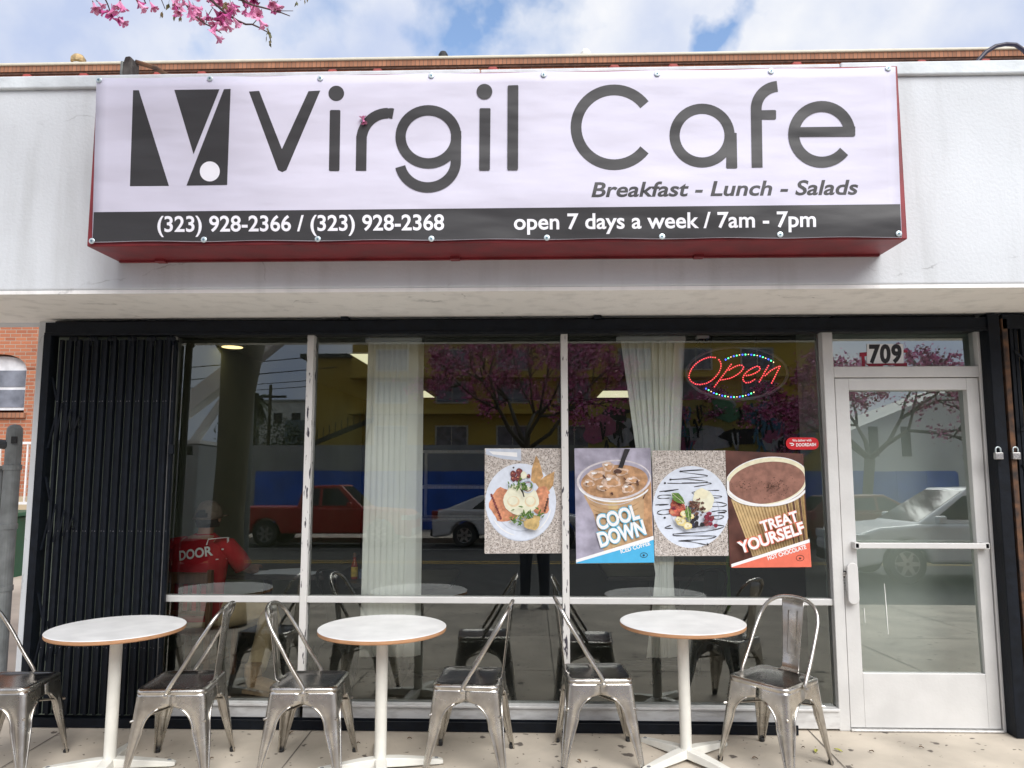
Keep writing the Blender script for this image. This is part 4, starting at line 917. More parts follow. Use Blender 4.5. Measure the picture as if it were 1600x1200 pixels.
for i, (x, y, a) in enumerate(((-2.03, 1.12, 10), (-1.83, 1.08, -12), (-1.95, 1.2, 25))):
    c, s = math.cos(R(a)), math.sin(R(a)); b.prism([(x+u*c-v*s, y+u*s+v*c) for u, v in ((-.15, -.1), (.15, -.1), (.15, .1), (-.15, .1))], .7565+i*.0012, .7575+i*.0012, 'z')
tag(b.build('paper_sheets', M('paper', (.62, .66, .72), .8, var=.05)), 'loose sheets of paper lying on the table of the seated customer', 'papers')
c = onY(554, 880, .78); bt = empty('sauce_bottle', (c.x, .78, .757), 0, 'hot sauce bottle with a yellow label on the table behind the glass', 'bottle')
b = MB(); b.lathe([(.0, 0), (.024, 0), (.025, .01), (.025, .095), (.018, .12), (.012, .135), (.012, .16)], (0, 0, 0), 18); b.build('bottle_body', M('red sauce', (.30, .03, .01), .2, var=.1), bt, smooth=True)
b = MB(); b.lathe([(.0256, .02), (.0258, .03), (.0258, .085), (.0256, .09)], (0, 0, 0), 18); b.build('label', M('yellow label', (.55, .38, .05), .5, var=.2, vs=60), bt)
b = MB(); b.lathe([(.013, .16), (.013, .18), (.009, .19)], (0, 0, 0), 12); b.build('cap', m_wood, bt)
c = onY(565, 893, .80); b = MB(); b.lathe([(.0, 0), (.022, 0), (.024, .065), (.021, .066), (.02, .01)], (c.x, .80, .757), 16); tag(b.build('tumbler', M('blue tin', (.16, .22, .35), .3, .4, var=.3, vs=60)), 'small blue tumbler beside the hot sauce bottle', 'cup')
dchair = make_chair(M('black chair enamel', (.012, .016, .015), .45, .2, var=.1), m_dark)
GI = 'dark metal chairs inside'
for i, (x, y, a, lab) in enumerate(((-1.30, .62, 55, 'dark metal chair inside, just right of the left mullion'), (1.12, .72, 118, 'dark metal chair inside, beside the pinched blind'))):
    o = dchair if i == 0 else copy_tree(dchair); o.location = (x, y, .022); o.rotation_euler.z = R(a); tag(o, lab, 'chair', GI)
b_ = empty('menu_board', (onY(1100, 900, 2.2).x, 2.2, .02), 0, 'dark green standing board with a bright green edge behind the pinched blind', 'board')
b = MB(); b.box(-.22, .2, 0, .03, .35, 1.25); b.build('panel', M('dark green board', (.035, .07, .055), .5, var=.1), b_)
b = MB(); b.box(.205, .235, -.005, .035, .25, 1.3); b.build('edge', M('lime edge', (.18, .50, .06), .5), b_)
b = MB(); b.box(-.2, -.17, .005, .03, 0, .35); b.box(.15, .18, .005, .03, 0, .35); b.build('stand', m_dark, b_)
sh = empty('display_case', (onY(710, 800, 4.2).x, 4.2, .02), 0, 'metal framed display case with shelves on the counter deep inside', 'display case')
b = MB(); fxx = .42
for x in (-fxx, fxx):
    for y in (0, .5): b.box(x-.018, x+.018, y-.018, y+.018, .9, 1.75)
for z in (.92, 1.3, 1.73):
    for y in (0, .5): b.box(-fxx+.019, fxx-.019, y-.017, y+.017, z-.015, z+.015)
b.build('frame', m_alu, sh)
for z in (1.31,): 
    b = MB(); b.box(-.40, .40, .02, .48, z, z+.012); b.build('shelf', m_alu, sh)
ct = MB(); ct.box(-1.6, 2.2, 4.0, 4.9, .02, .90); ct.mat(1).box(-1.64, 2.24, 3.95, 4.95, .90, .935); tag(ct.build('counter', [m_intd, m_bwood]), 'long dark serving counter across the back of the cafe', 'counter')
# ceiling lights
m_lampw = E_('warm lamp', (1, .78, .36), 1.2); m_lampf = E_('tube light diffuser', (.95, .92, .62), .48)
c = onZ(363, 541, 2.745)
def clight(name, x, y, lab, roundl):
    o = empty(name, (x, y, 2.75), 0, lab, 'ceiling light', 'ceiling lights of the cafe')
    b = MB()
    if roundl: b.lathe([(.125, 0), (.125, -.012), (.10, -.014)], (0, 0, 0), 28)
    else: b.box(-.32, .32, -.62, -.60, -.014, 0); b.box(-.32, .32, .60, .62, -.014, 0); b.box(-.32, -.30, -.6, .6, -.014, 0); b.box(.30, .32, -.6, .6, -.014, 0)
    b.build('trim', m_white, o)
    b = MB(); 
    if roundl: b.lathe([(.0, -.0145), (.099, -.0145), (.097, -.017), (.0, -.018)], (0, 0, 0), 28)
    else: b.box(-.299, .299, -.599, .599, -.012, -.002)
    b.build('diffuser', m_lampw if roundl else m_lampf, o)
clight('recessed_light', c.x, c.y, 'round warm recessed light in the ceiling above the seated customer', True)
clight('ceiling_panel', onZ(578, 563, 2.74).x+.2, 3.4, 'square ceiling light panel behind the left edge of the straight blind', False)
clight('ceiling_panel', onZ(668, 622, 2.74).x-.15, 7.3, 'square ceiling light panel deep inside, right of the straight blind', False)
clight('ceiling_panel', onZ(963, 618, 2.74).x, 7.4, 'square ceiling light panel deep inside, left of the pinched blind', False)

# ------------------------------------------------------------------ brick building behind, with its things
def brickmat(name, c1, c2, mort, sc_):
    m = bpy.data.materials.new(name); m.use_nodes = True; n, l, b = nodes(m); b.inputs['Roughness'].default_value = .85
    g = n.new('ShaderNodeNewGeometry'); sx = n.new('ShaderNodeSeparateXYZ'); cx = n.new('ShaderNodeCombineXYZ'); l.new(g.outputs['Position'], sx.inputs[0])
    ad = n.new('ShaderNodeMath'); l.new(sx.outputs[0], ad.inputs[0]); l.new(sx.outputs[1], ad.inputs[1]); l.new(ad.outputs[0], cx.inputs[0]); l.new(sx.outputs[2], cx.inputs[1])
    t = n.new('ShaderNodeTexBrick'); t.inputs['Color1'].default_value = (*c1, 1); t.inputs['Color2'].default_value = (*c2, 1); t.inputs['Mortar'].default_value = (*mort, 1)
    t.inputs['Scale'].default_value = 1; t.inputs['Brick Width'].default_value = sc_[0]; t.inputs['Row Height'].default_value = sc_[1]; t.inputs['Mortar Size'].default_value = .008; t.inputs['Mortar Smooth'].default_value = .3
    l.new(cx.outputs[0], t.inputs['Vector'])
    z = n.new('ShaderNodeTexNoise'); z.inputs['Scale'].default_value = .8; z.inputs['Detail'].default_value = 6; l.new(g.outputs['Position'], z.inputs['Vector'])
    q = n.new('ShaderNodeMix'); q.data_type = 'RGBA'; q.blend_type = 'MULTIPLY'; q.inputs[0].default_value = .5; l.new(t.outputs[0], q.inputs[6]); l.new(z.outputs['Color'], q.inputs[7])
    r = n.new('ShaderNodeMapRange'); r.inputs[3].default_value = .6; r.inputs[4].default_value = 1.3; l.new(z.outputs[0], r.inputs[0]); cb = n.new('ShaderNodeMix'); cb.data_type = 'RGBA'; cb.blend_type = 'MULTIPLY'; cb.inputs[0].default_value = 1
    cc = n.new('ShaderNodeCombineColor'); [l.new(r.outputs[0], cc.inputs[i]) for i in range(3)]; l.new(t.outputs[0], cb.inputs[6]); l.new(cc.outputs[0], cb.inputs[7]); l.new(cb.outputs[2], b.inputs['Base Color'])
    bp = n.new('ShaderNodeBump'); bp.inputs['Strength'].default_value = .6; bp.inputs['Distance'].default_value = .01; bp.invert = True; l.new(t.outputs['Fac'], bp.inputs['Height']); l.new(bp.outputs[0], b.inputs['Normal'])
    return m
m_brick = brickmat('red brick', (.46, .17, .085), (.34, .115, .06), (.40, .31, .24), (.22, .075))
m_sold = brickmat('soldier course', (.40, .18, .10), (.28, .125, .07), (.16, .10, .07), (.085, .5))
BYY = 9.6; kz = (BYY+CD)/(10+CD); TZ = onY(800, 88.5, BYY).z
bb = empty('brick_building', (0, BYY, 0), 0, 'tall red brick building rising behind the cafe and along the alley', 'building')
def bp_(mb, name, m, parent=None, **k):
    o = mb.build(name, m, parent or bb, **k)
    if parent is None: o.matrix_parent_inverse = Matrix.Translation((0, -BYY, 0))
    return o
a0 = onY(37, 645, BYY); w1, wz0 = a0.x, a0.z; wzt = onY(20, 553, BYY).z; Wn = 1.15; spr = wzt-.30
cols = [w1-Wn-2.4*i for i in range(4)][::-1]; XL, XR = -22, 22
b = MB(); 
def fq(x0, x1, z0, z1): b.add([(x0, BYY, z0), (x1, BYY, z0), (x1, BYY, z1), (x0, BYY, z1)], [(0, 1, 2, 3)])
ZB = -.4; zc = TZ-.185
fq(XL, XR, ZB, wz0)
xs_ = [XL]+[q for c_ in cols for q in (c_, c_+Wn)]+[XR]
for i in range(0, len(xs_), 2): fq(xs_[i], xs_[i+1], wz0, wzt+.02)
for c_ in cols:
    A = [(c_+Wn/2+Wn/2*math.cos(R(t)), spr+.30*math.sin(R(t))) for t in range(180, -1, -15)]
    b.add([(x, BYY, z) for x, z in A]+[(c_+Wn, BYY, wzt+.02), (c_, BYY, wzt+.02)], [tuple(range(len(A)+2))])
    fr = [(c_, wz0), (c_+Wn, wz0)]+A[::-1]; k_ = len(fr)
    b.add([(x, BYY, z) for x, z in fr]+[(x, BYY+.2, z) for x, z in fr], [(i, (i+1) % k_, (i+1) % k_+k_, i+k_) for i in range(k_)])
fq(XL, XR, wzt+.02, zc)
b.box(XL, XR, BYY+.5, BYY+14, ZB, TZ-.1)
bp_(b, 'wall', m_brick)
b = MB(); b.box(XL, XR, BYY-.05, BYY+.55, zc+.0, TZ-.06); bp_(b, 'soldier_course', m_sold)
b = MB(); b.box(XL, XR, BYY-.03, BYY+.02, zc-.05, zc-.003); bp_(b, 'dentil_line', M('dark brick line', (.09, .045, .03), .9, var=.4, vs=20))
b = MB(); b.box(XL, XR, BYY-.085, BYY+.6, TZ-.06, TZ); bp_(b, 'parapet_cap', M('cream parapet cap', (.62, .58, .47), .5, var=.05), bevel=.02)
for px in (132, 248, 316, 520, 590, 770, 960, 1052, 1245, 1440, 1540, 44):
    q = onY(px, 108, BYY); b = MB(); zz = zc-.16; b.lathe([(.16, 0), (.13, -.04), (.05, -.06), (.01, -.07)], (q.x, BYY, zz), 6, axis='y'); bp_(b, 'anchor_plate', M('red anchor', (.30, .05, .04), .7) if 'red anchor' not in bpy.data.materials else bpy.data.materials['red anchor'])
for c_ in cols:
    A = [(c_+Wn/2+(Wn/2+.0)*math.cos(R(t)), spr+.30*math.sin(R(t))) for t in range(180, -1, -15)]; O = [(c_+Wn/2+(Wn/2+.30)*math.cos(R(t)), spr+.62*math.sin(R(t))) for t in range(180, -1, -15)]
    b = MB(); n_ = len(A); b.add([(x, BYY-.012, z) for x, z in A]+[(x, BYY-.012, z) for x, z in O]+[(x, BYY+.01, z) for x, z in O], [(i, i+1, n_+i+1, n_+i) for i in range(n_-1)]+[(n_+i, n_+i+1, 2*n_+i+1, 2*n_+i) for i in range(n_-1)])
    bp_(b, 'brick_arch', m_brick)
    b = MB(); b.prism([(c_+.03, wz0+.06), (c_+Wn-.03, wz0+.06), (c_+Wn-.03, spr)]+[(c_+Wn/2+(Wn/2-.03)*math.cos(R(t)), spr+.27*math.sin(R(t))) for t in range(0, 181, 15)]+[(c_+.03, spr)], BYY+.12, BYY+.16); win = bp_(b, 'window', M('white sash', (.66, .66, .68), .5) if 'white sash' not in bpy.data.materials else bpy.data.materials['white sash'])
    zm = (wz0+spr)/2+.06
    for z0, z1 in ((wz0+.12, zm-.03), (zm+.03, spr-.02)):
        b = MB(); b.box(c_+.09, c_+Wn-.09, BYY+.108, BYY+.119, z0, z1); g_ = b.build('pane', M('old window pane', (.16, .17, .20), .08, var=.35, vs=3) if 'old window pane' not in bpy.data.materials else bpy.data.materials['old window pane'], win)
        pass
    b = MB(); b.box(c_-.06, c_+Wn+.06, BYY-.06, BYY+.12, wz0-.10, wz0); bp_(b, 'sill', m_sold)
b = MB(); b.box(XL, XR, BYY-.10, BYY-.002, onY(20, 800, BYY).z, onY(20, 776, BYY).z); bp_(b, 'stone_band', M('beige stone band', (.50, .42, .29), .8, var=.15, vs=3))
for px, lab in ((125, 'rusty capped roof vent above the left end of the sign'), (693, 'small dark roof vent above the middle of the sign'), (915, 'small white roof vent right of the sign centre')):
    q = onY(px, 92, BYY+.5); r_ = .11 if px == 125 else .075; hgt = .44 if px == 125 else .38
    v_ = empty('roof_vent', (q.x, BYY+.45, TZ), 0, lab, 'vent', 'roof vents on the brick building')
    b = MB(); b.lathe([(r_, -.05), (r_*.9, hgt*.6), (r_*.7, hgt*.62)], (0, 0, 0), 14); b.build('pipe', m_white, v_)
    b = MB(); b.lathe([(r_*.8, hgt*.62), (r_*1.35, hgt*.66), (r_*1.35, hgt*.84), (r_*.9, hgt), (.0, hgt*1.02)], (0, 0, 0), 14); b.build('cowl', {125: M('rusty cowl', (.42, .30, .15), .6, .3, var=.4, vs=9), 693: m_dark, 915: m_white}[px], v_)
# railing, bin, pole in the alley
m_rail = M('white railing paint', (.72, .72, .72), .5)
rl = empty('railing', (-9.6, 8.7, -.2), 0, 'white vertical bar railing in front of the brick wall at the left', 'railing')
b = MB(); zt = onY(30, 692, 8.7).z+.2; zb_ = onY(30, 786, 8.7).z+.2
for z in (zt, zb_): b.box(-4, 1.6, -.02, .02, z-.025, z+.02)
b.build('rails', m_rail, rl); b = MB()
for i in range(44): b.box(-3.98+i*.128, -3.955+i*.128, -.012, .012, zb_+.0205, zt-.0255)
b.build('bars', m_rail, rl); b = MB()
for x in (-3.98, -1.2, 1.57): b.box(x-.03, x+.03, -.03, .03, 0, zt+.02)
b.build('posts', m_rail, rl)
gq = onY(38, 840, 6.0); gb = empty('waste_bin', (gq.x-.3, 6.0, -.13), R(4), 'dark green wheeled waste bin in the alley behind the grey pole', 'bin')
m_gbin = M('green bin plastic', (.02, .10, .06), .5, var=.1)
b = MB(); rows = [[(x*s_, y*s_*.9, z) for x, y in ((-.33, -.36), (.33, -.36), (.33, .36), (-.33, .36))] for z, s_ in ((.06, .84), (.98, 1.0))]; b.grid(rows, True); b.f += [(0, 1, 2, 3), (4, 5, 6, 7)]; b.m += [0, 0]; b.build('tub', m_gbin, gb, bevel=.02)
b = MB(); b.prism([(-.38, .985), (.38, .985), (.36, 1.04), (-.36, 1.04)], -.40, .40); b.build('lid', m_gbin, gb, bevel=.015)
for s in (1, -1): b = MB(); b.lathe([(.02, -.03), (.10, -.03), (.10, .03), (.02, .03)], (s*.30, .30, .10), 16, axis='x'); b.build('wheel', m_dark, gb)
b = MB(); b.box(-.12, .12, -.375, -.335, .62, .76); b.build('label', m_white, gb)
pq = onY(24, 663, .5); pl = empty('metal_pole', (pq.x, .5, -.01), 0, 'grey galvanised pole with a round cap and clamps at the left edge', 'pole')
m_galv = M('galvanised pole', (.20, .215, .215), .55, .3, var=.2, vs=9); hgt = pq.z
b = MB(); b.lathe([(.055, 0), (.052, hgt-.06), (.05, hgt-.02), (.03, hgt+.005), (.0, hgt+.012)], (0, 0, 0), 20); b.build('tube', m_galv, pl, smooth=False)
for z in (hgt-.30, hgt-.72, hgt-1.15):
    b = MB(); b.lathe([(.056, -.02), (.060, -.018), (.060, .018), (.056, .02)], (0, 0, z), 20); b.tube([(-.05, -.02, z), (-.16, -.03, z)], .012, 6); b.build('clamp', m_galv, pl)
b = MB(); zz = hgt-.14; b.tube([(-.02, -.02, zz), (-.16, -.03, zz+.015), (-.5, -.03, zz+.02)], .035, 10); b.build('arm', M('dark pole arm', (.04, .045, .05), .5, .3), pl)
b = MB(); b.box(.02, .056, -.062, -.045, hgt-.13, hgt-.08); b.build('tag_plate', m_dark, pl)
b = MB(); b.tube([(-.10, .03, 0), (-.10, .03, hgt-.3)], .02, 8); b.build('conduit', m_galv, pl)

# floodlight and cable on the parapet
lq = onY(205, 107, -.72); fd = empty('floodlight', (lq.x, -.72, PZ), 0, 'small old rusty floodlight on an arm above the left end of the sign', 'light')
m_old = M('old dark lamp housing', (.03, .022, .02), .7, .2, col2=(.10, .09, .08), vs=14, bump=.3, bs=30)
b = MB(); b.prism([(-.032, -.05), (.02, -.05), (.034, -.02), (.034, .16), (.012, .185), (-.022, .18), (-.036, .13), (-.036, .04)], -.05, .05); b.build('housing', m_old, fd, bevel=.008)
b = MB(); b.box(-.058, -.037, -.045, .045, .02, .15); b.build('lens_hood', M('lamp lens rim', (.16, .17, .16), .5, .2, var=.3, vs=20), fd, bevel=.006)
fd.scale = (.8, .8, .8)
b = MB(); b.tube([(.03, 0, .165), (.12, .10, .175), (.28, .34, .13), (.30, .36, -.05)], .018, 8); b.build('arm', m_rust, fd)
pts = [onY(*p, -.55) for p in ((1520, 106), (1528, 95), (1541, 81), (1556, 72), (1572, 69), (1587, 70), (1600, 79), (1612, 95), (1620, 110))]
b = MB(); b.tube(pts, .0125, 8); tag(b.build('cable_loop', M('black cable sheath', (.02, .015, .035), .4, var=.1), None, smooth=True), 'thick black cable arching over the parapet at the upper right', 'cable')
# ------------------------------------------------------------------ trees
m_bark = M('grey brown bark', (.085, .075, .05), .9, var=.35, vs=12, bump=.6, bs=40, bd=.02, stretch=(2, 2, .6))
m_twig = M('dark twig bark', (.09, .055, .05), .85, var=.3, vs=30)
m_pink = M('pink petals', (.66, .17, .38), .6, col2=(.78, .36, .54), vs=16, lo=.38, hi=.62); m_pinkd = M('magenta petals', (.48, .06, .24), .6, var=.3, vs=20); m_calyx = M('brown calyx', (.16, .06, .05), .8)
m_leafb = M('olive leaf', (.10, .11, .035), .6, col2=(.18, .11, .04), vs=20)
def flower(b, p, d, s, mi):
    """one trumpet flower: narrow tube, throat and five flared lobes"""
    d = d.normalized(); a = d.orthogonal().normalized(); c = d.cross(a)
    rings = ((.0, .10), (.35, .15), (.75, .30))
    n = 5; vs = []
    for u, r_ in rings:
        for j in range(n): q = 2*math.pi*j/n; vs.append(p+d*u*s+(a*math.cos(q)+c*math.sin(q))*r_*s)
    fs = [(i*n+j, i*n+(j+1) % n, (i+1)*n+(j+1) % n, (i+1)*n+j) for i in range(2) for j in range(n)]
    for j in range(n):
        q0 = 2*math.pi*j/n; q1 = 2*math.pi*(j+1)/n; qm = (q0+q1)/2; k = len(vs)
        for q, u, r_ in ((q0+.1, .98, .52), (qm, 1.0+random.uniform(-.12, .12), .66), (q1-.1, .98, .50)): vs.append(p+d*u*s+(a*math.cos(q)+c*math.sin(q))*r_*s*random.uniform(.85, 1.15))
        fs.append((2*n+j, 2*n+(j+1) % n, k+2, k+1, k))
    b.mat(mi).add(vs, fs)
def leafq(b, p, d, s, mi):
    d = d.normalized(); a = d.cross(V((random.uniform(-1, 1), random.uniform(-1, 1), random.uniform(-1, 1)))).normalized()
    b.mat(mi).add([p, p+d*s*.4+a*s*.22, p+d*s, p+d*s*.4-a*s*.22], [(0, 1, 2, 3)])
def rv(): return V((random.gauss(0, 1), random.gauss(0, 1), random.gauss(0, 1))).normalized()
# near street tree: trunk beside the photographer, one limb drooping into the top of the photo
tx, ty = -3.42, -3.55
nt_ = empty('street_tree', (tx, ty, gz(ty)), 0, 'pink trumpet tree whose flowering branch hangs in at the top left', 'tree', 'pink flowering street trees'); ti = Matrix.Translation(-nt_.location)
def tp(mb, name, m, root, inv, smooth=False, solid=0):
    o = mb.build(name, m, root, smooth=smooth, solid=solid); o.matrix_parent_inverse = inv; return o
bs_ = None
b = MB(); b.tube([(tx, ty, -.2), (tx+.01, ty, .25), (tx-.02, ty, 1.0), (tx+.01, ty+.02, 1.8), (tx+.02, ty, 2.5), (tx+.05, ty-.03, 3.1)], [.25, .20, .175, .17, .19, .24], 16)
limbs = [[(tx+.05, ty-.03, 3.0), (tx+.5, ty+.4, 3.7), (tx+1.1, ty+.95, 4.35), (tx+1.8, ty+1.4, 4.6)], [(tx, ty, 2.9), (tx-.7, ty+.2, 3.9), (tx-1.5, ty+.3, 5.0)], [(tx+.05, ty, 3.0), (tx+.4, ty-.8, 4.2), (tx+.7, ty-1.5, 5.6)], [(tx, ty, 3.0), (tx-.3, ty-.6, 4.5), (tx-.8, ty-1.2, 5.8)]]
for l_ in limbs: b.tube(l_, [.12, .09, .055, .03][:len(l_)], 10)
tp(b, 'trunk', m_bark, nt_, ti, True)
bt_, bf = MB(), MB()
def branch_px(pts, y0, y1, r0, r1):
    P = [onY(px, py, y0+(y1-y0)*i/(len(pts)-1)) for i, (px, py) in enumerate(pts)]
    bt_.tube(P, [r0+(r1-r0)*i/(len(P)-1) for i in range(len(P))], 6); return P
root0 = V((tx+1.8, ty+1.4, 4.6))
main = branch_px([(262, -42), (280, -8), (303, 24), (322, 38), (338, 45)], -1.95, -1.85, .0055, .0022)
sec = branch_px([(290, -40), (330, 0), (352, 20), (372, 33), (384, 38), (394, 38), (405, 43), (412, 47), (418, 50)], -2.0, -1.85, .006, .0022)
thr = branch_px([(330, -40), (370, -3), (395, 8), (415, 13), (440, 20), (453, 25)], -2.05, -1.9, .0055, .0018)
fo = branch_px([(150, -60), (160, -10), (168, 6), (173, 20)], -2.0, -1.9, .004, .002)
fi = branch_px([(215, -50), (222, -8), (228, 6)], -2.0, -1.95, .004, .002)
branch_px([(395, 38), (402, 30), (407, 22), (409, 14)], -1.86, -1.88, .002, .0016); branch_px([(430, 17), (446, 17), (458, 17)], -1.93, -1.93, .0018, .0012)
branch_px([(322, 36), (324, 26), (331, 14)], -1.87, -1.9, .002, .0016); branch_px([(338, 45), (346, 52), (334, 45)], -1.85, -1.85, .002, .0015)
branch_px([(244, -40), (250, -6), (258, 14)], -2.0, -1.95, .002, .0015); branch_px([(455, -40), (462, -8), (470, 0)], -2, -1.95, .003, .002)
for P in (main, sec, thr, fo, fi): bt_.tube([root0, root0.lerp(P[0], .5)+V((0, 0, .12)), P[0]], [.02, .012, .006], 6)
def cluster(px, py, n, spread, y=-1.9, s=.036, down=.75):
    for i in range(max(1, int(n*.8))):
        p = onY(px+random.gauss(0, spread*1.2), py+random.gauss(0, spread*.75), y+random.uniform(-.09, .09))
        d = rv()+V((0, 0, -down)); flower(bf, p, d, s*random.uniform(.75, 1.15), random.choice((0, 0, 0, 1)))
        leafq(bf, p, -d+rv()*.3, .014, 2)
for px, py, n, sp in ((148, 5, 3, 4), (172, 22, 4, 5), (182, 30, 3, 5), (196, 3, 3, 4), (208, 1, 3, 4), (233, 5, 2, 3), (300, 10, 8, 9), (315, 2, 9, 10), (326, 22, 7, 7), (340, 30, 6, 6), (341, 46, 3, 3), (335, 52, 1, 2), (352, 32, 5, 6), (356, 12, 7, 8), (375, 8, 7, 8), (390, 14, 4, 5), (407, 25, 4, 5), (425, 5, 4, 6), (433, 10, 2, 3), (290, -6, 8, 9), (340, -10, 10, 10), (380, -12, 9, 10), (280, 8, 3, 5), (365, 24, 4, 5)):
    cluster(px, py, n, sp)
for px, py, n in ((253, 19, 4), (272, 20, 2), (282, 26, 2), (420, 48, 3), (418, 55, 3), (422, 66, 3), (419, 42, 2), (463, 2, 3), (478, 1, 2), (355, 5, 5), (262, 2, 3)):
    for i in range(n): leafq(bf, onY(px+random.gauss(0, 2.2), py+random.gauss(0, 2.5), -1.88+random.uniform(-.03, .03)), V((random.uniform(-.5, .5), random.uniform(-.4, .4), -1)), random.uniform(.022, .036), 3)
# crown above the frame
for l_ in limbs:
    e = V(l_[-1]); m0 = V(l_[-2])
    for i in range(26):
        t0 = m0.lerp(e, random.uniform(.2, 1)); d = (e-m0).normalized()*.5+rv()+V((0, 0, .35)); t1 = t0+d*random.uniform(.3, .95)
        if t1.z < 4.25+max(0, (-1.2-t1.y))*-.15: t1.z = 4.3+random.random()*.5
        bt_.tube([t0, t0.lerp(t1, .5)+rv()*.06, t1], [.014, .009, .004], 5)
        for j in range(16):
            p = t1.lerp(t0, random.random()*.5)+rv()*random.uniform(.02, .2); flower(bf, p, rv()+V((0, 0, -.2)), random.uniform(.04, .06), random.choice((0, 0, 1)))
tp(bt_, 'branches', m_twig, nt_, ti, True); tp(bf, 'blossoms', [m_pink, m_pinkd, m_calyx, m_leafb], nt_, ti)

def far_tree(x, y, zb, lab, crown, seedv, h0=2.3, lean=0):
    random.seed(seedv)
    o = empty('street_tree', (x, y, zb), 0, lab, 'tree', 'pink flowering street trees'); inv = Matrix.Translation(-o.location)
    tr, fl_ = MB(), MB(); tips = []
    tr.tube([(x, y, zb-.1), (x+.02, y, zb+.3), (x+lean*.5, y, zb+h0*.6), (x+lean, y, zb+h0)], [.22, .17, .15, .16], 10)
    def grow(p, d, ln, r_, lv):
        q = p+d*ln*.5+rv()*ln*.08; e = q+(d+rv()*.25).normalized()*ln*.5; tr.tube([p, q, e], [r_, r_*.8, r_*.6], 6 if lv < 2 else 4)
        if lv >= 3: tips.append((q, e)); return
        if lv >= 1: tips.append((q, e))
        for i in range(3 if lv else 3):
            nd = (d+rv()*.85+V((0, 0, .12))).normalized(); grow(e, nd, ln*.72, r_*.58, lv+1)
    for i in range(5):
        a = 2*math.pi*i/5+random.uniform(-.4, .4); grow(V((x+lean, y, zb+h0)), V((math.cos(a)*.8, math.sin(a)*.8, random.uniform(.5, 1.0))).normalized(), crown*.42, .085, 0)
    for q, e in tips:
        for j in range(60):
            p = q.lerp(e, random.random())+rv()*abs(random.gauss(0, .22)); s_ = random.uniform(.03, .065)
            d = rv(); a = d.orthogonal().normalized(); c = d.cross(a)
            fl_.mat(random.choice((0, 0, 1, 1, 2))).add([p+a*s_, p+c*s_*.8+d*s_*.4, p-a*s_, p-c*s_*.8-d*s_*.2], [(0, 1, 2, 3)])
    tp(tr, 'trunk', m_bark, o, inv, True); tp(fl_, 'blossoms', [m_pinkd, m_pink, m_calyx], o, inv); return o
far_tree(-.25, -19.2, -.1, 'pink flowering tree across the street behind the white sedan', 4.4, 11, 2.7)
far_tree(10.3, -19.0, -.1, 'pink flowering tree across the street by the white wall', 4.0, 23, 2.4, .25)
far_tree(6.1, -29.5, -.3, 'pink flowering tree standing beyond the graffiti wall', 4.0, 5, 2.9)
random.seed(99)

# ------------------------------------------------------------------ the far side of the street
m_blue = M('blue fence boards', (.015, .10, .50), .7, var=.2, vs=1.5)
fn = empty('fence', (0, -22.3, -.3), 0, 'solid blue board fence along the far pavement', 'fence')
b = MB(); 
for i in range(24): b.box(-10.2+i*1.05, -9.16+i*1.05, -.03, .03, .02, 2.28+.012*(i % 3))
b.build('board_panel', m_blue, fn)
b = MB(); 
for i in range(13): b.box(-10.2+i*2.1, -10.1+i*2.1, -.12, -.031, 0, 2.25)
b.build('posts', m_blue, fn)
m_gwall = M('grey rendered wall', (.30, .31, .30), .85, var=.15, vs=1)
b = MB(); b.box(-13, 2.2, -29.4, -29, -1, 3.3); tag(b.build('retaining_wall', m_gwall), 'grey rendered wall rising behind the blue fence', 'wall')
m_graf = M('graffiti ground', (.52, .42, .07), .8, col2=(.30, .26, .08), vs=.7)
gw = MB(); gw.box(2.3, 12.5, -27.2, -26.9, -1, 5.1); gw = tag(gw.build('graffiti_wall', m_graf), 'ochre wall covered with painted graffiti behind the blue fence', 'wall')
gm = [M('spray blue', (.08, .22, .30), .7), M('spray black', (.02, .02, .02), .7), M('spray green', (.10, .25, .12), .7), M('spray pale', (.45, .45, .42), .7), M('spray pink', (.45, .12, .2), .7)]
b = MB(); d_ = -26.898
for i in range(26):
    cx, cz = random.uniform(2.7, 12), random.uniform(3.0, 4.7); d_ += .003; n_ = 14; ph = [random.uniform(0, 6.3) for _ in range(3)]; rx, rz_ = random.uniform(.3, .8), random.uniform(.25, .55)
    b.mat(random.randrange(5)).add([(cx+rx*(1+.35*math.sin(3*a+ph[0])+.2*math.sin(5*a+ph[1]))*math.cos(a), d_, cz+rz_*(1+.3*math.sin(2*a+ph[2]))*math.sin(a)) for a in [2*math.pi*q/n_ for q in range(n_)]], [tuple(range(n_))])
for i in range(40):
    cx, cz = random.uniform(2.7, 12), random.uniform(2.9, 4.6); d_ += .002; b.mat(random.choice((1, 3, 0)))
    p0 = [(cx+.28*q/5*random.uniform(.6, 1.4), cz+.4*math.sin(q*1.3+i)) for q in range(6)]
    for (x0, z0), (x1, z1) in zip(p0, p0[1:]): b.add([(x0-.04, d_, z0), (x0+.04, d_, z0+.03), (x1+.04, d_, z1), (x1-.04, d_, z1-.03)], [(0, 1, 2, 3)])
b.build('painted_shapes', gm, gw)
m_wbld = M('white rendered building', (.60, .61, .57), .8, var=.1, vs=.6)
wb = empty('white_building', (17.0, -27, .35), 0, 'low white building with narrow dark wall slots across the street', 'building')
b = MB(); b.prism([(-4.0, 0), (7, 0), (7, 6.6), (2.2, 5.7), (-.8, 4.6), (-4.0, 3.3)], -6, 0); b.build('wall', m_wbld, wb)
for x in (-2.9, -1.55): b = MB(); b.box(x, x+.38, .005, .05, 2.35, 3.6); b.build('wall_slot', m_dark, wb)
m_ochre = M('ochre stucco', (.50, .35, .06), .8, var=.08, vs=.4)
yb = empty('apartment_building', (0, -40, .6), 0, 'ochre yellow apartment building of three storeys across the street', 'building')
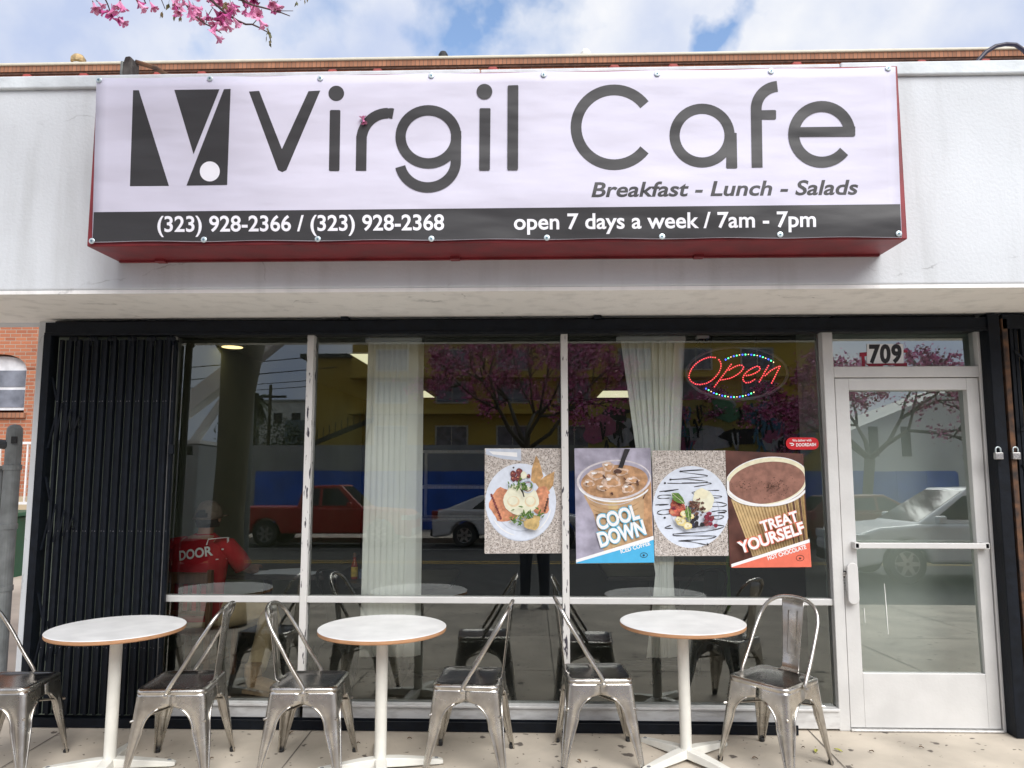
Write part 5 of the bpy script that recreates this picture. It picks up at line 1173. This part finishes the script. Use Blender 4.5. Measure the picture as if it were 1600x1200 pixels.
b = MB(); b.box(-14.6, -11.2, -12, -2, -2, 9.0); b.box(-11.2, 17, -12, 0, -2, 9.6); b.build('wall', m_ochre, yb)
b = MB(); b.box(-15, -11.2, -12.2, -1.7, 9.0, 9.25); b.box(-11.3, 17.2, -12.2, .2, 9.6, 9.85); b.build('roof', M('dark roof edge', (.05, .06, .055), .8), yb)
b = MB(); b.box(-11.15, 17, .0, 1.1, 5.1, 5.35); b.box(-11.15, 17, .0, .9, 7.3, 7.45); b.build('balcony', m_ochre, yb)
for i in range(7):
    for z in (3.2, 5.9, 7.9):
        f = MB(); x = -9.6+i*3.7; f.box(x-.1, x+1.9, .003, .06, z-.08, z+1.28); f = f.build('window', M('window trim', (.5, .48, .42), .6) if 'window trim' not in bpy.data.materials else bpy.data.materials['window trim'], yb)
        g = MB(); g.box(x, x+.87, .061, .07, z, z+1.2); g.box(x+.93, x+1.8, .061, .07, z, z+1.2); g.build('pane', bpy.data.materials['old window pane'], f)
st_ = MB(); st_.prism([(-14.5, 2.6), (-9.5, 4.6), (-9.5, 4.9), (-14.5, 2.9)], 1.2, 1.35); 
for i in range(14): x = -14.3+i*.36; st_.box(x, x+.04, 1.22, 1.3, 2.7+(x+14.5)*.4+.2, 3.5+(x+14.5)*.4)
st_.build('stair_rail', m_dark, yb)
fw = empty('distant_house', (-27.5, -72, 2.6), 0, 'far pale house with a row of small dark windows', 'building')
b = MB(); b.box(-5, 6, -8, 0, -4, 7.6); b.build('wall', m_wbld, fw)
for i in range(5): b = MB(); b.box(-3.6+i*1.9, -2.7+i*1.9, .0, .05, 5.3, 6.4); b.build('window', m_dark, fw)
b = MB(); b.box(-5.2, 6.2, -8.2, .2, 7.6, 7.8); b.build('roof', m_gwall, fw)
gh = MB(); gh.box(-22, -9, -62, -60, -1, 7.2); tag(gh.build('workshop', M('blue grey cladding', (.14, .19, .21), .7, var=.1)), 'blue grey flat roofed workshop far down the street', 'building')
def bush(x, y, zb, r_, lab):
    b = MB(); n_ = 500
    for i in range(n_):
        p = V((x, y, zb+r_*.8))+V((rv().x*r_, rv().y*r_, rv().z*r_*.8)); leafq(b, p, rv(), .25, 0)
    s = MB(); s.tube([(x, y, zb-.1), (x+.1, y, zb+r_)], [.08, .04], 6)
    o = empty('shrub', (x, y, zb), 0, lab, 'shrub', 'shrubs across the street'); tp(b, 'leaves', M('dark green leaf', (.035, .06, .025), .7, var=.4, vs=3) if 'dark green leaf' not in bpy.data.materials else bpy.data.materials['dark green leaf'], o, Matrix.Translation(-o.location)); tp(s, 'stem', m_bark, o, Matrix.Translation(-o.location))
bush(-18, -45, 3.6, 1.5, 'leafy shrub in front of the far pale house'); bush(-20.5, -47, 3.3, 1.6, 'leafy shrub under the palm tree'); bush(-15.8, -44.3, 3.4, 1.2, 'leafy shrub beside the ochre apartment building')
b = MB(); b.box(-24, -13.2, -44, -32, -1.2, 3.4); tag(b.build('embankment', M('planted bank', (.07, .08, .04), .9, var=.4, vs=.6)), kind='structure')
pm = empty('palm_tree', (-20.9, -50, 0), 0, 'palm tree with a drooping crown far across the street', 'tree'); pi_ = Matrix.Translation((20.9, 50, 0))
b = MB(); b.tube([(-20.9, -50, 0), (-20.8, -50, 4), (-20.85, -50, 7.9)], [.3, .25, .3], 10); tp(b, 'trunk', m_bark, pm, pi_)
b = MB()
for i in range(38):
    a = random.uniform(0, 6.3); el = random.uniform(-1.2, .9); p0 = V((-20.85, -50, 7.9)); rows = []
    for j in range(6):
        u = j/5*1.5; p = p0+V((math.cos(a)*math.cos(el)*u, math.sin(a)*math.cos(el)*u, math.sin(el)*u-.28*u*u)); sd_ = V((-math.sin(a), math.cos(a), 0)); ww = .22*math.sin(math.pi*(j+.3)/5.6)
        rows.append([p-sd_*ww, p+V((0, 0, .05)), p+sd_*ww])
    b.grid(rows)
tp(b, 'fronds', M('palm frond', (.035, .06, .03), .7, var=.3), pm, pi_)
def upole(x, y, h, lab, arm):
    o = empty('street_lamp' if arm else 'utility_pole', (x, y, -.3), 0, lab, 'street lamp' if arm else 'utility pole')
    b = MB(); b.tube([(0, 0, 0), (0, 0, h)], [.14, .10], 10); b.build('pole', m_galv if arm else m_bark, o)
    b = MB()
    if arm: b.tube([(0, 0, h), (-arm*.15, 0, h+.6), (-arm*.5, 0, h+.95), (-arm, 0, h+1.0)], .05, 8); b.box(-arm-.5, -arm, -.12, .12, h+.95, h+1.06)
    else: b.box(-1.1, 1.1, -.06, .06, h-.9, h-.75)
    b.build('lamp_arm' if arm else 'crossarm', m_dark, o)
upole(-18.0, -45, 8.6, 'wooden utility pole across the street in front of the far pale house', 0); upole(-6.9, -15.9+3.0, 5.6, 'dark street lamp with a curved arm near the utility truck', 1.3); upole(-19.9, -48, 6.6, 'thin street lamp beside the palm tree', .9)
for i, (z, y) in enumerate(((8.0, -45), (7.6, -45), (6.6, -30), (6.0, -30))):
    P = [(-40+j*3.4, y, z-.5*math.sin(math.pi*j/9)+.12*j) for j in range(10)]; b = MB(); b.tube(P, .025, 5); tag(b.build('power_line', m_dark), 'thin overhead power line crossing the sky above the far street', 'cable', 'overhead power lines')

# ------------------------------------------------------------------ vehicles
m_tyre = M('tyre rubber', (.018, .018, .018), .8, var=.2); m_rim = M('alloy rim', (.5, .5, .5), .3, .8); m_cglass = M('car glass', (.015, .02, .022), .06, var=.05); m_lens = M('lamp lens', (.6, .62, .64), .12); m_tail = M('tail lamp red', (.30, .01, .02), .2); m_trim = M('black trim', (.012, .012, .012), .5)
def vehicle(name, label, loc, rz_, paint, body, house, wid, wheels, wr, tail_h, head_h, pitch=0, top_in=.16, sidewins=(), front=2.2, rear=-2.2, grille=True):
    """side outlines (x, z), nose towards +x"""
    o = empty(name, loc, rz_, label, 'car' if name != 'pickup_truck' else 'pickup truck'); o.rotation_euler.x = pitch; hw = wid/2
    out_ = []
    bot = [(body[0][0], .26)]
    for wx in sorted(wheels): bot += [(wx+(wr+.06)*math.cos(R(a)), .26+max(0, (wr+.06)*math.sin(R(a))+wr-.26)) for a in range(180, -1, -15)]
    bot += [(body[-1][0], .26)]
    b = MB(); b.prism(body+bot[::-1], -hw, hw); b.build('body', paint, o, bevel=.07, seg=3)
    n_ = len(house); b = MB(); zt_ = max(z for x, z in house); zb_ = min(z for x, z in house)
    def tap(x, z, s, e=0): return (x, s*(hw-.06-(top_in*(z-zb_)/(zt_-zb_))+e), z)
    b.add([tap(x, z, -1) for x, z in house]+[tap(x, z, 1) for x, z in house], [tuple(range(n_)), tuple(range(2*n_-1, n_-1, -1))]+[(i, i+n_, (i+1) % n_+n_, (i+1) % n_) for i in range(n_)]); b.build('cabin', paint, o, bevel=.05, seg=3)
    for wn in sidewins:
        for s in (-1, 1):
            q = MB(); k = len(wn); q.add([tap(x, z, s, .006) for x, z in wn]+[tap(x, z, s, -.01) for x, z in wn], [tuple(range(k)), tuple(range(2*k-1, k-1, -1))]+[(i, i+k, (i+1) % k+k, (i+1) % k) for i in range(k)]); q.build('side_window', m_cglass, o)
    def slope(p0, p1, e, nm):
        (x0, z0), (x1, z1) = p0, p1; dx, dz = x1-x0, z1-z0; d = math.hypot(dx, dz); nx, nz_ = dz/d, -dx/d
        if nz_ < 0: nx, nz_ = -nx, -nz_
        q = MB(); c_ = [(x0+dx*u, z0+dz*u) for u in (.08, .93)]; y_ = [abs(tap(*c, 1)[1])-.07 for c in c_]
        v_ = [(c_[0][0]+nx*e, -y_[0], c_[0][1]+nz_*e), (c_[0][0]+nx*e, y_[0], c_[0][1]+nz_*e), (c_[1][0]+nx*e, y_[1], c_[1][1]+nz_*e), (c_[1][0]+nx*e, -y_[1], c_[1][1]+nz_*e)]
        v_ += [(x-nx*.02, y, z-nz_*.02) for x, y, z in v_]; q.add(v_, [(0, 1, 2, 3), (7, 6, 5, 4), (0, 4, 5, 1), (1, 5, 6, 2), (2, 6, 7, 3), (3, 7, 4, 0)]); q.build(nm, m_cglass, o)
    slope(house[0], house[1], .006, 'rear_window'); slope(house[-1], house[-2], .006, 'windscreen')
    for wx in wheels:
        for s in (-1, 1):
            wl = MB(); y0_ = s*(hw-.11); wl.lathe([(.2, -.10), (wr-.03, -.11), (wr, -.07), (wr, .07), (wr-.03, .11), (.2, .10)], (wx, y0_, wr), 24, axis='y'); wl = wl.build('wheel', m_tyre, o, smooth=False)
            q = MB(); q.lathe([(wr*.66, s*.085), (wr*.62, s*.105), (wr*.5, s*.088), (.001, s*.085)], (wx, y0_, wr), 24, axis='y'); 
            for a in range(0, 360, 60): 
                c, sn = math.cos(R(a)), math.sin(R(a)); q.add([(wx+c*u*wr-sn*w_, y0_+s*.112, wr+sn*u*wr+c*w_) for u, w_ in ((.08, -.045), (.6, -.03), (.6, .03), (.08, .045))], [(0, 1, 2, 3)])
            q.build('rim', m_rim, wl)
    for s in (-1, 1):
        q = MB(); q.box(front-.28, front+.012, s*(hw-.02)-s*.42, s*(hw+.008), head_h-.09, head_h+.07); q.build('headlight', m_lens, o, bevel=.03)
        q = MB(); q.box(rear-.012, rear+.18, s*(hw-.30), s*(hw+.008), tail_h-.12, tail_h+.12); q.build('tail_light', m_tail, o, bevel=.03)
        q = MB(); mx_ = house[-1][0]-.35; q.box(mx_-.08, mx_+.06, s*(hw+.0), s*(hw+.17), house[-1][1]+.03, house[-1][1]+.17); q.build('mirror', paint, o, bevel=.03)
    q = MB(); q.box(front-.02, front+.02, -hw*.5, hw*.5, head_h-.10, head_h+.05); q.build('grille', m_rim if grille else m_trim, o, bevel=.01)
    q = MB(); q.box(front-.05, front+.05, -hw+.08, hw-.08, .30, .50); q.box(rear-.05, rear+.06, -hw+.08, hw-.08, .30, .50); q.build('bumper', m_trim if name != 'pickup_truck' else m_rim, o, bevel=.03)
    q = MB(); q.box(rear-.008, rear+.0, -.26, .26, .62, .78); q.build('number_plate', m_white, o)
    return o
m_cw = M('white car paint', (.72, .73, .74), .22, spec=.6, var=.02); m_cr = M('red truck paint', (.42, .018, .02), .3, var=.1); m_cdr = M('rust orange car paint', (.22, .06, .02), .3, var=.1)
suv_c = (7.75, -9.4)
vehicle('suv', 'white compact sport utility vehicle passing in the near lane', (suv_c[0], suv_c[1], rz(suv_c[1])+.01), R(180), m_cw,
        [(-2.2, .55), (-2.22, .85), (-2.12, 1.05), (1.05, 1.02), (1.75, .96), (2.1, .86), (2.22, .62), (2.2, .4)], [(-2.1, 1.02), (-1.75, 1.58), (-.9, 1.67), (.1, 1.64), (1.12, 1.0)], 1.81, (-1.28, 1.33), .345, .95, .78, R(.3),
        sidewins=([(-1.55, 1.1), (-1.45, 1.5), (-.85, 1.55), (-.75, 1.1)], [(-.68, 1.1), (-.75, 1.56), (-.02, 1.55), (.02, 1.1)], [(.08, 1.1), (.06, 1.53), (.22, 1.5), (.78, 1.1)]), front=2.2, rear=-2.2)
pk = (-6.05, -17.0+1.1)
vehicle('pickup_truck', 'old red pickup truck parked at the far kerb', (-5.95, -17.0, rz(-17)+.01), 0, m_cr,
        [(-2.55, .5), (-2.58, 1.1), (-.75, 1.1), (1.0, 1.08), (2.3, 1.0), (2.5, .85), (2.52, .45)], [(-.75, 1.08), (-.62, 1.68), (.45, 1.72), (1.15, 1.06)], 1.75, (-1.6, 1.62), .36, .9, .82, 0,
        sidewins=([(-.62, 1.14), (-.54, 1.6), (-.12, 1.62), (-.12, 1.14)], [(-.04, 1.14), (-.04, 1.62), (.40, 1.62), (.85, 1.14)]), front=2.5, rear=-2.55)
vehicle('sedan', 'white sedan parked at the far kerb ahead of the red pickup', (-.6, -17.0, rz(-17)+.01), 0, m_cw,
        [(-2.25, .5), (-2.28, .95), (-1.9, 1.05), (1.0, .98), (2.1, .80), (2.3, .6), (2.3, .4)], [(-1.95, 1.02), (-.95, 1.42), (.1, 1.44), (1.15, .96)], 1.78, (-1.35, 1.38), .33, .88, .68, 0,
        sidewins=([(-1.15, 1.05), (-.8, 1.33), (-.2, 1.37), (-.2, 1.05)], [(-.12, 1.05), (-.12, 1.37), (.1, 1.37), (.78, 1.03)]), front=2.28, rear=-2.26)
vehicle('hatchback', 'rust orange hatchback parked at the far kerb near the white wall', (9.6, -17.0, rz(-17)+.01), 0, m_cdr,
        [(-2.0, .5), (-2.05, .95), (-1.8, 1.0), (.9, .97), (1.85, .82), (2.05, .6), (2.05, .4)], [(-1.95, .98), (-1.45, 1.42), (.1, 1.46), (1.0, .96)], 1.72, (-1.2, 1.25), .31, .88, .68, 0,
        sidewins=([(-1.3, 1.04), (-1.2, 1.34), (-.2, 1.38), (-.2, 1.04)], [(-.12, 1.04), (-.12, 1.38), (.1, 1.38), (.72, 1.02)]), front=2.03, rear=-2.02)
# utility truck with a raised boom
ut = empty('utility_truck', (-8.9, -10.3, rz(-10.3)+.01), 0, 'grey utility truck with a long white boom raised over the street', 'truck'); ut.rotation_euler.x = R(.3)
m_util = M('grey utility paint', (.34, .36, .37), .5, var=.08)
b = MB(); b.box(-2.2, 2.5, -1.1, 1.1, .62, 2.45); b.build('body_box', m_util, ut, bevel=.05)
b = MB(); b.box(-2.22, 2.52, -1.12, 1.12, 2.451, 2.52); b.build('body_top', m_white, ut)
b = MB(); b.prism([(-4.6, .62), (-4.65, 1.4), (-4.3, 1.5), (-3.8, 2.35), (-2.3, 2.4), (-2.3, .62)], -1.05, 1.05); b.build('cab', m_white, ut, bevel=.06)
b = MB(); b.prism([(-4.18, 1.5), (-3.75, 2.2), (-2.6, 2.22), (-2.6, 1.5)], -1.056, 1.056); b.build('side_window', m_cglass, ut)
for x in (-3.6, .6, 1.6):
    for s in (-1, 1): b = MB(); b.lathe([(.2, -.14), (.45, -.15), (.48, -.1), (.48, .1), (.45, .15), (.2, .14)], (x, s*.95, .48), 24, axis='y'); b.build('wheel', m_tyre, ut)
b = MB(); b.box(-4.0, 2.5, -.45, .45, .5, .62); b.build('chassis', m_dark, ut)
b = MB(); A, B_ = V((.6, .2, 2.3)), V((4.6, .2, 5.5)); d = (B_-A).normalized(); n_ = V((-d.z, 0, d.x))*.19
b.prism([((A-n_).x, (A-n_).z), ((B_-n_*.8).x, (B_-n_*.8).z), ((B_+n_*.8).x, (B_+n_*.8).z), ((A+n_).x, (A+n_).z)], .0, .4); b.build('boom', m_white, ut, bevel=.02)
b = MB(); b.tube([(1.9, .2, 2.4), (2.75, .2, 3.75)], [.10, .07], 12); b.build('boom_ram', m_white, ut)
b = MB(); b.lathe([(.35, 2.5), (.3, 2.75), (.0, 2.76)], (.6, .2, 0), 16); b.build('turntable', m_util, ut)

# ------------------------------------------------------------------ the photographer, seen only in the glass
ph = empty('person', (.0, -5.16, gz(-5.16)), 0, 'person in black clothes and pale shoes holding up a phone on the pavement', 'person')
J = [(V((0, 0, .98)), (.16, .11)), (V((0, 0, 1.15)), (.14, .10)), (V((0, -.01, 1.33)), (.17, .11)), (V((0, -.02, 1.48)), (.14, .09)), (V((0, -.01, 1.57)), .055), (V((0, .0, 1.63)), .058), (V((0, .01, 1.70)), (.075, .09)), (V((0, .01, 1.77)), (.073, .086)),
     (V((.20, .0, 1.49)), .056), (V((.27, .14, 1.42)), .043), (V((.10, .31, 1.74)), .033), (V((.075, .335, 1.79)), .025), (V((-.20, .0, 1.49)), .056), (V((-.27, .14, 1.42)), .043), (V((-.10, .31, 1.74)), .033), (V((-.075, .335, 1.79)), .025),
     (V((.10, 0, .92)), .095), (V((.12, .01, .52)), .066), (V((.13, 0, .10)), .045), (V((.135, .13, .045)), .038), (V((-.10, 0, .92)), .095), (V((-.12, .01, .52)), .066), (V((-.13, 0, .10)), .045), (V((-.135, .13, .045)), .038)]
Ed = [(0, 1), (1, 2), (2, 3), (3, 4), (4, 5), (5, 6), (6, 7), (3, 8), (8, 9), (9, 10), (10, 11), (3, 12), (12, 13), (13, 14), (14, 15), (0, 16), (16, 17), (17, 18), (18, 19), (0, 20), (20, 21), (21, 22), (22, 23)]
palm_par[0] = 11; hand(J, Ed, V((.075, .32, 1.765)), V((-.12, .1, 1)), V((-.6, -.8, 0)))
palm_par[0] = 15; hand(J, Ed, V((-.075, .32, 1.765)), V((.12, .1, 1)), V((.6, -.8, 0)))
for i in range(len(J)):
    pass
skin_body('body', J, Ed, [m_skin], ph)
b = loft([((0, 0, .93), .19, .135), ((0, 0, 1.05), .185, .13), ((0, -.01, 1.2), .19, .135), ((0, -.01, 1.35), .215, .14), ((0, -.02, 1.46), .21, .12), ((0, -.02, 1.53), .14, .09), ((0, -.01, 1.575), .075, .072)], 24)
for s in (1, -1): b.tube([(s*.13, -.01, 1.49), (s*.21, .01, 1.48), (s*.268, .13, 1.42), (s*.22, .22, 1.53), (s*.13, .295, 1.67)], [.075, .078, .065, .055, .045], 14)
b.build('black_top', m_cloth, ph, smooth=True)
b = MB()
for s in (1, -1): b.tube([(s*.09, 0, 1.0), (s*.10, 0, .88), (s*.118, .01, .52), (s*.128, 0, .10)], [.115, .105, .078, .062], 14)
b.build('jeans', m_jean, ph, smooth=True)
for s in (1, -1):
    b = MB(); b.tube([(s*.13, -.06, .055), (s*.132, .02, .065), (s*.135, .10, .055), (s*.137, .185, .035)], [.045, .05, .046, .03], 12); b.box(s*.135-.05, s*.135+.05, -.1, .21, .0, .022); b.build('shoe', M('pale grey shoe', (.45, .44, .43), .7) if 'pale grey shoe' not in bpy.data.materials else bpy.data.materials['pale grey shoe'], ph)
b = MB(); b.lathe([(.075, -.09), (.09, -.02), (.092, .03), (.065, .085), (.0, .10)], (0, -.005, 1.745), 20, sy=1.05); b.build('hair', m_hair, ph, smooth=True)
b = MB()
for s in (1, -1): b.lathe([(.002, -.008), (.011, -.004), (.011, .004), (.002, .008)], (s*.032, .09, 1.735), 10)
b.lathe([(.004, .0), (.014, .012), (.012, .03), (.004, .04)], (0, .10, 1.69), 10); b.tube([(-.025, .085, 1.665), (0, .092, 1.662), (.025, .085, 1.665)], .006, 6); b.build('face', m_skin, ph, smooth=True)
b = MB(); b.box(-.075, .075, -CD-.030, -CD-.022, 1.56, 1.635); tag(b.build('phone', m_dark), 'phone held up sideways by the person on the pavement', 'phone')
# fallen leaves and petals on the pavement
m_fl = M('fallen yellow green leaf', (.33, .33, .06), .7, var=.3, vs=60); m_fb = M('fallen dry leaf', (.12, .075, .04), .8, var=.3, vs=60)
for i, (px, py) in enumerate(((1275, 1177), (1310, 1176), (1362, 1178), (1255, 1172), (1180, 1188), (905, 1192), (560, 1165), (330, 1188), (1440, 1172), (775, 1165), (640, 1158), (455, 1150))):
    p = onZ(px, py, -.012); gr = i < 2; k = random.uniform(.018, .03) if gr else random.uniform(.009, .018); a = random.uniform(0, 6.3)
    b = MB(); rows = []
    for j in range(6):
        u = j/5; wd_ = k*.45*math.sin(math.pi*min(.98, u*.95+.02)); zz = .004+.006*math.sin(u*2.5)*(1 if gr else 1.4)
        rows.append([((u-.5)*k*2, v*wd_, zz+abs(v)*.004) for v in (-1, 0, 1)])
    b.grid(rows); o = b.build('fallen_leaf', m_fl if gr else m_fb, None, solid=.0006); o.location = (p.x, p.y, gz(p.y)); o.rotation_euler.z = a
    tag(o, 'yellow green leaf lying on the pavement by the rightmost chair' if gr else 'small dry brown leaf lying on the pavement', 'leaf', 'yellow green leaves by the door' if gr else 'dry leaves on the pavement')

p = onY(568, 188, y0-.012); b = MB()
for d in ((-.2, -.3, .9), (.3, -.2, -.9)): flower(b, p+V(d)*-.01, V(d), .03, 0)
tag(b.build('stray_blossom', [m_pink, m_pinkd]), 'single pink blossom stuck on the banner at the letter r', 'flower')
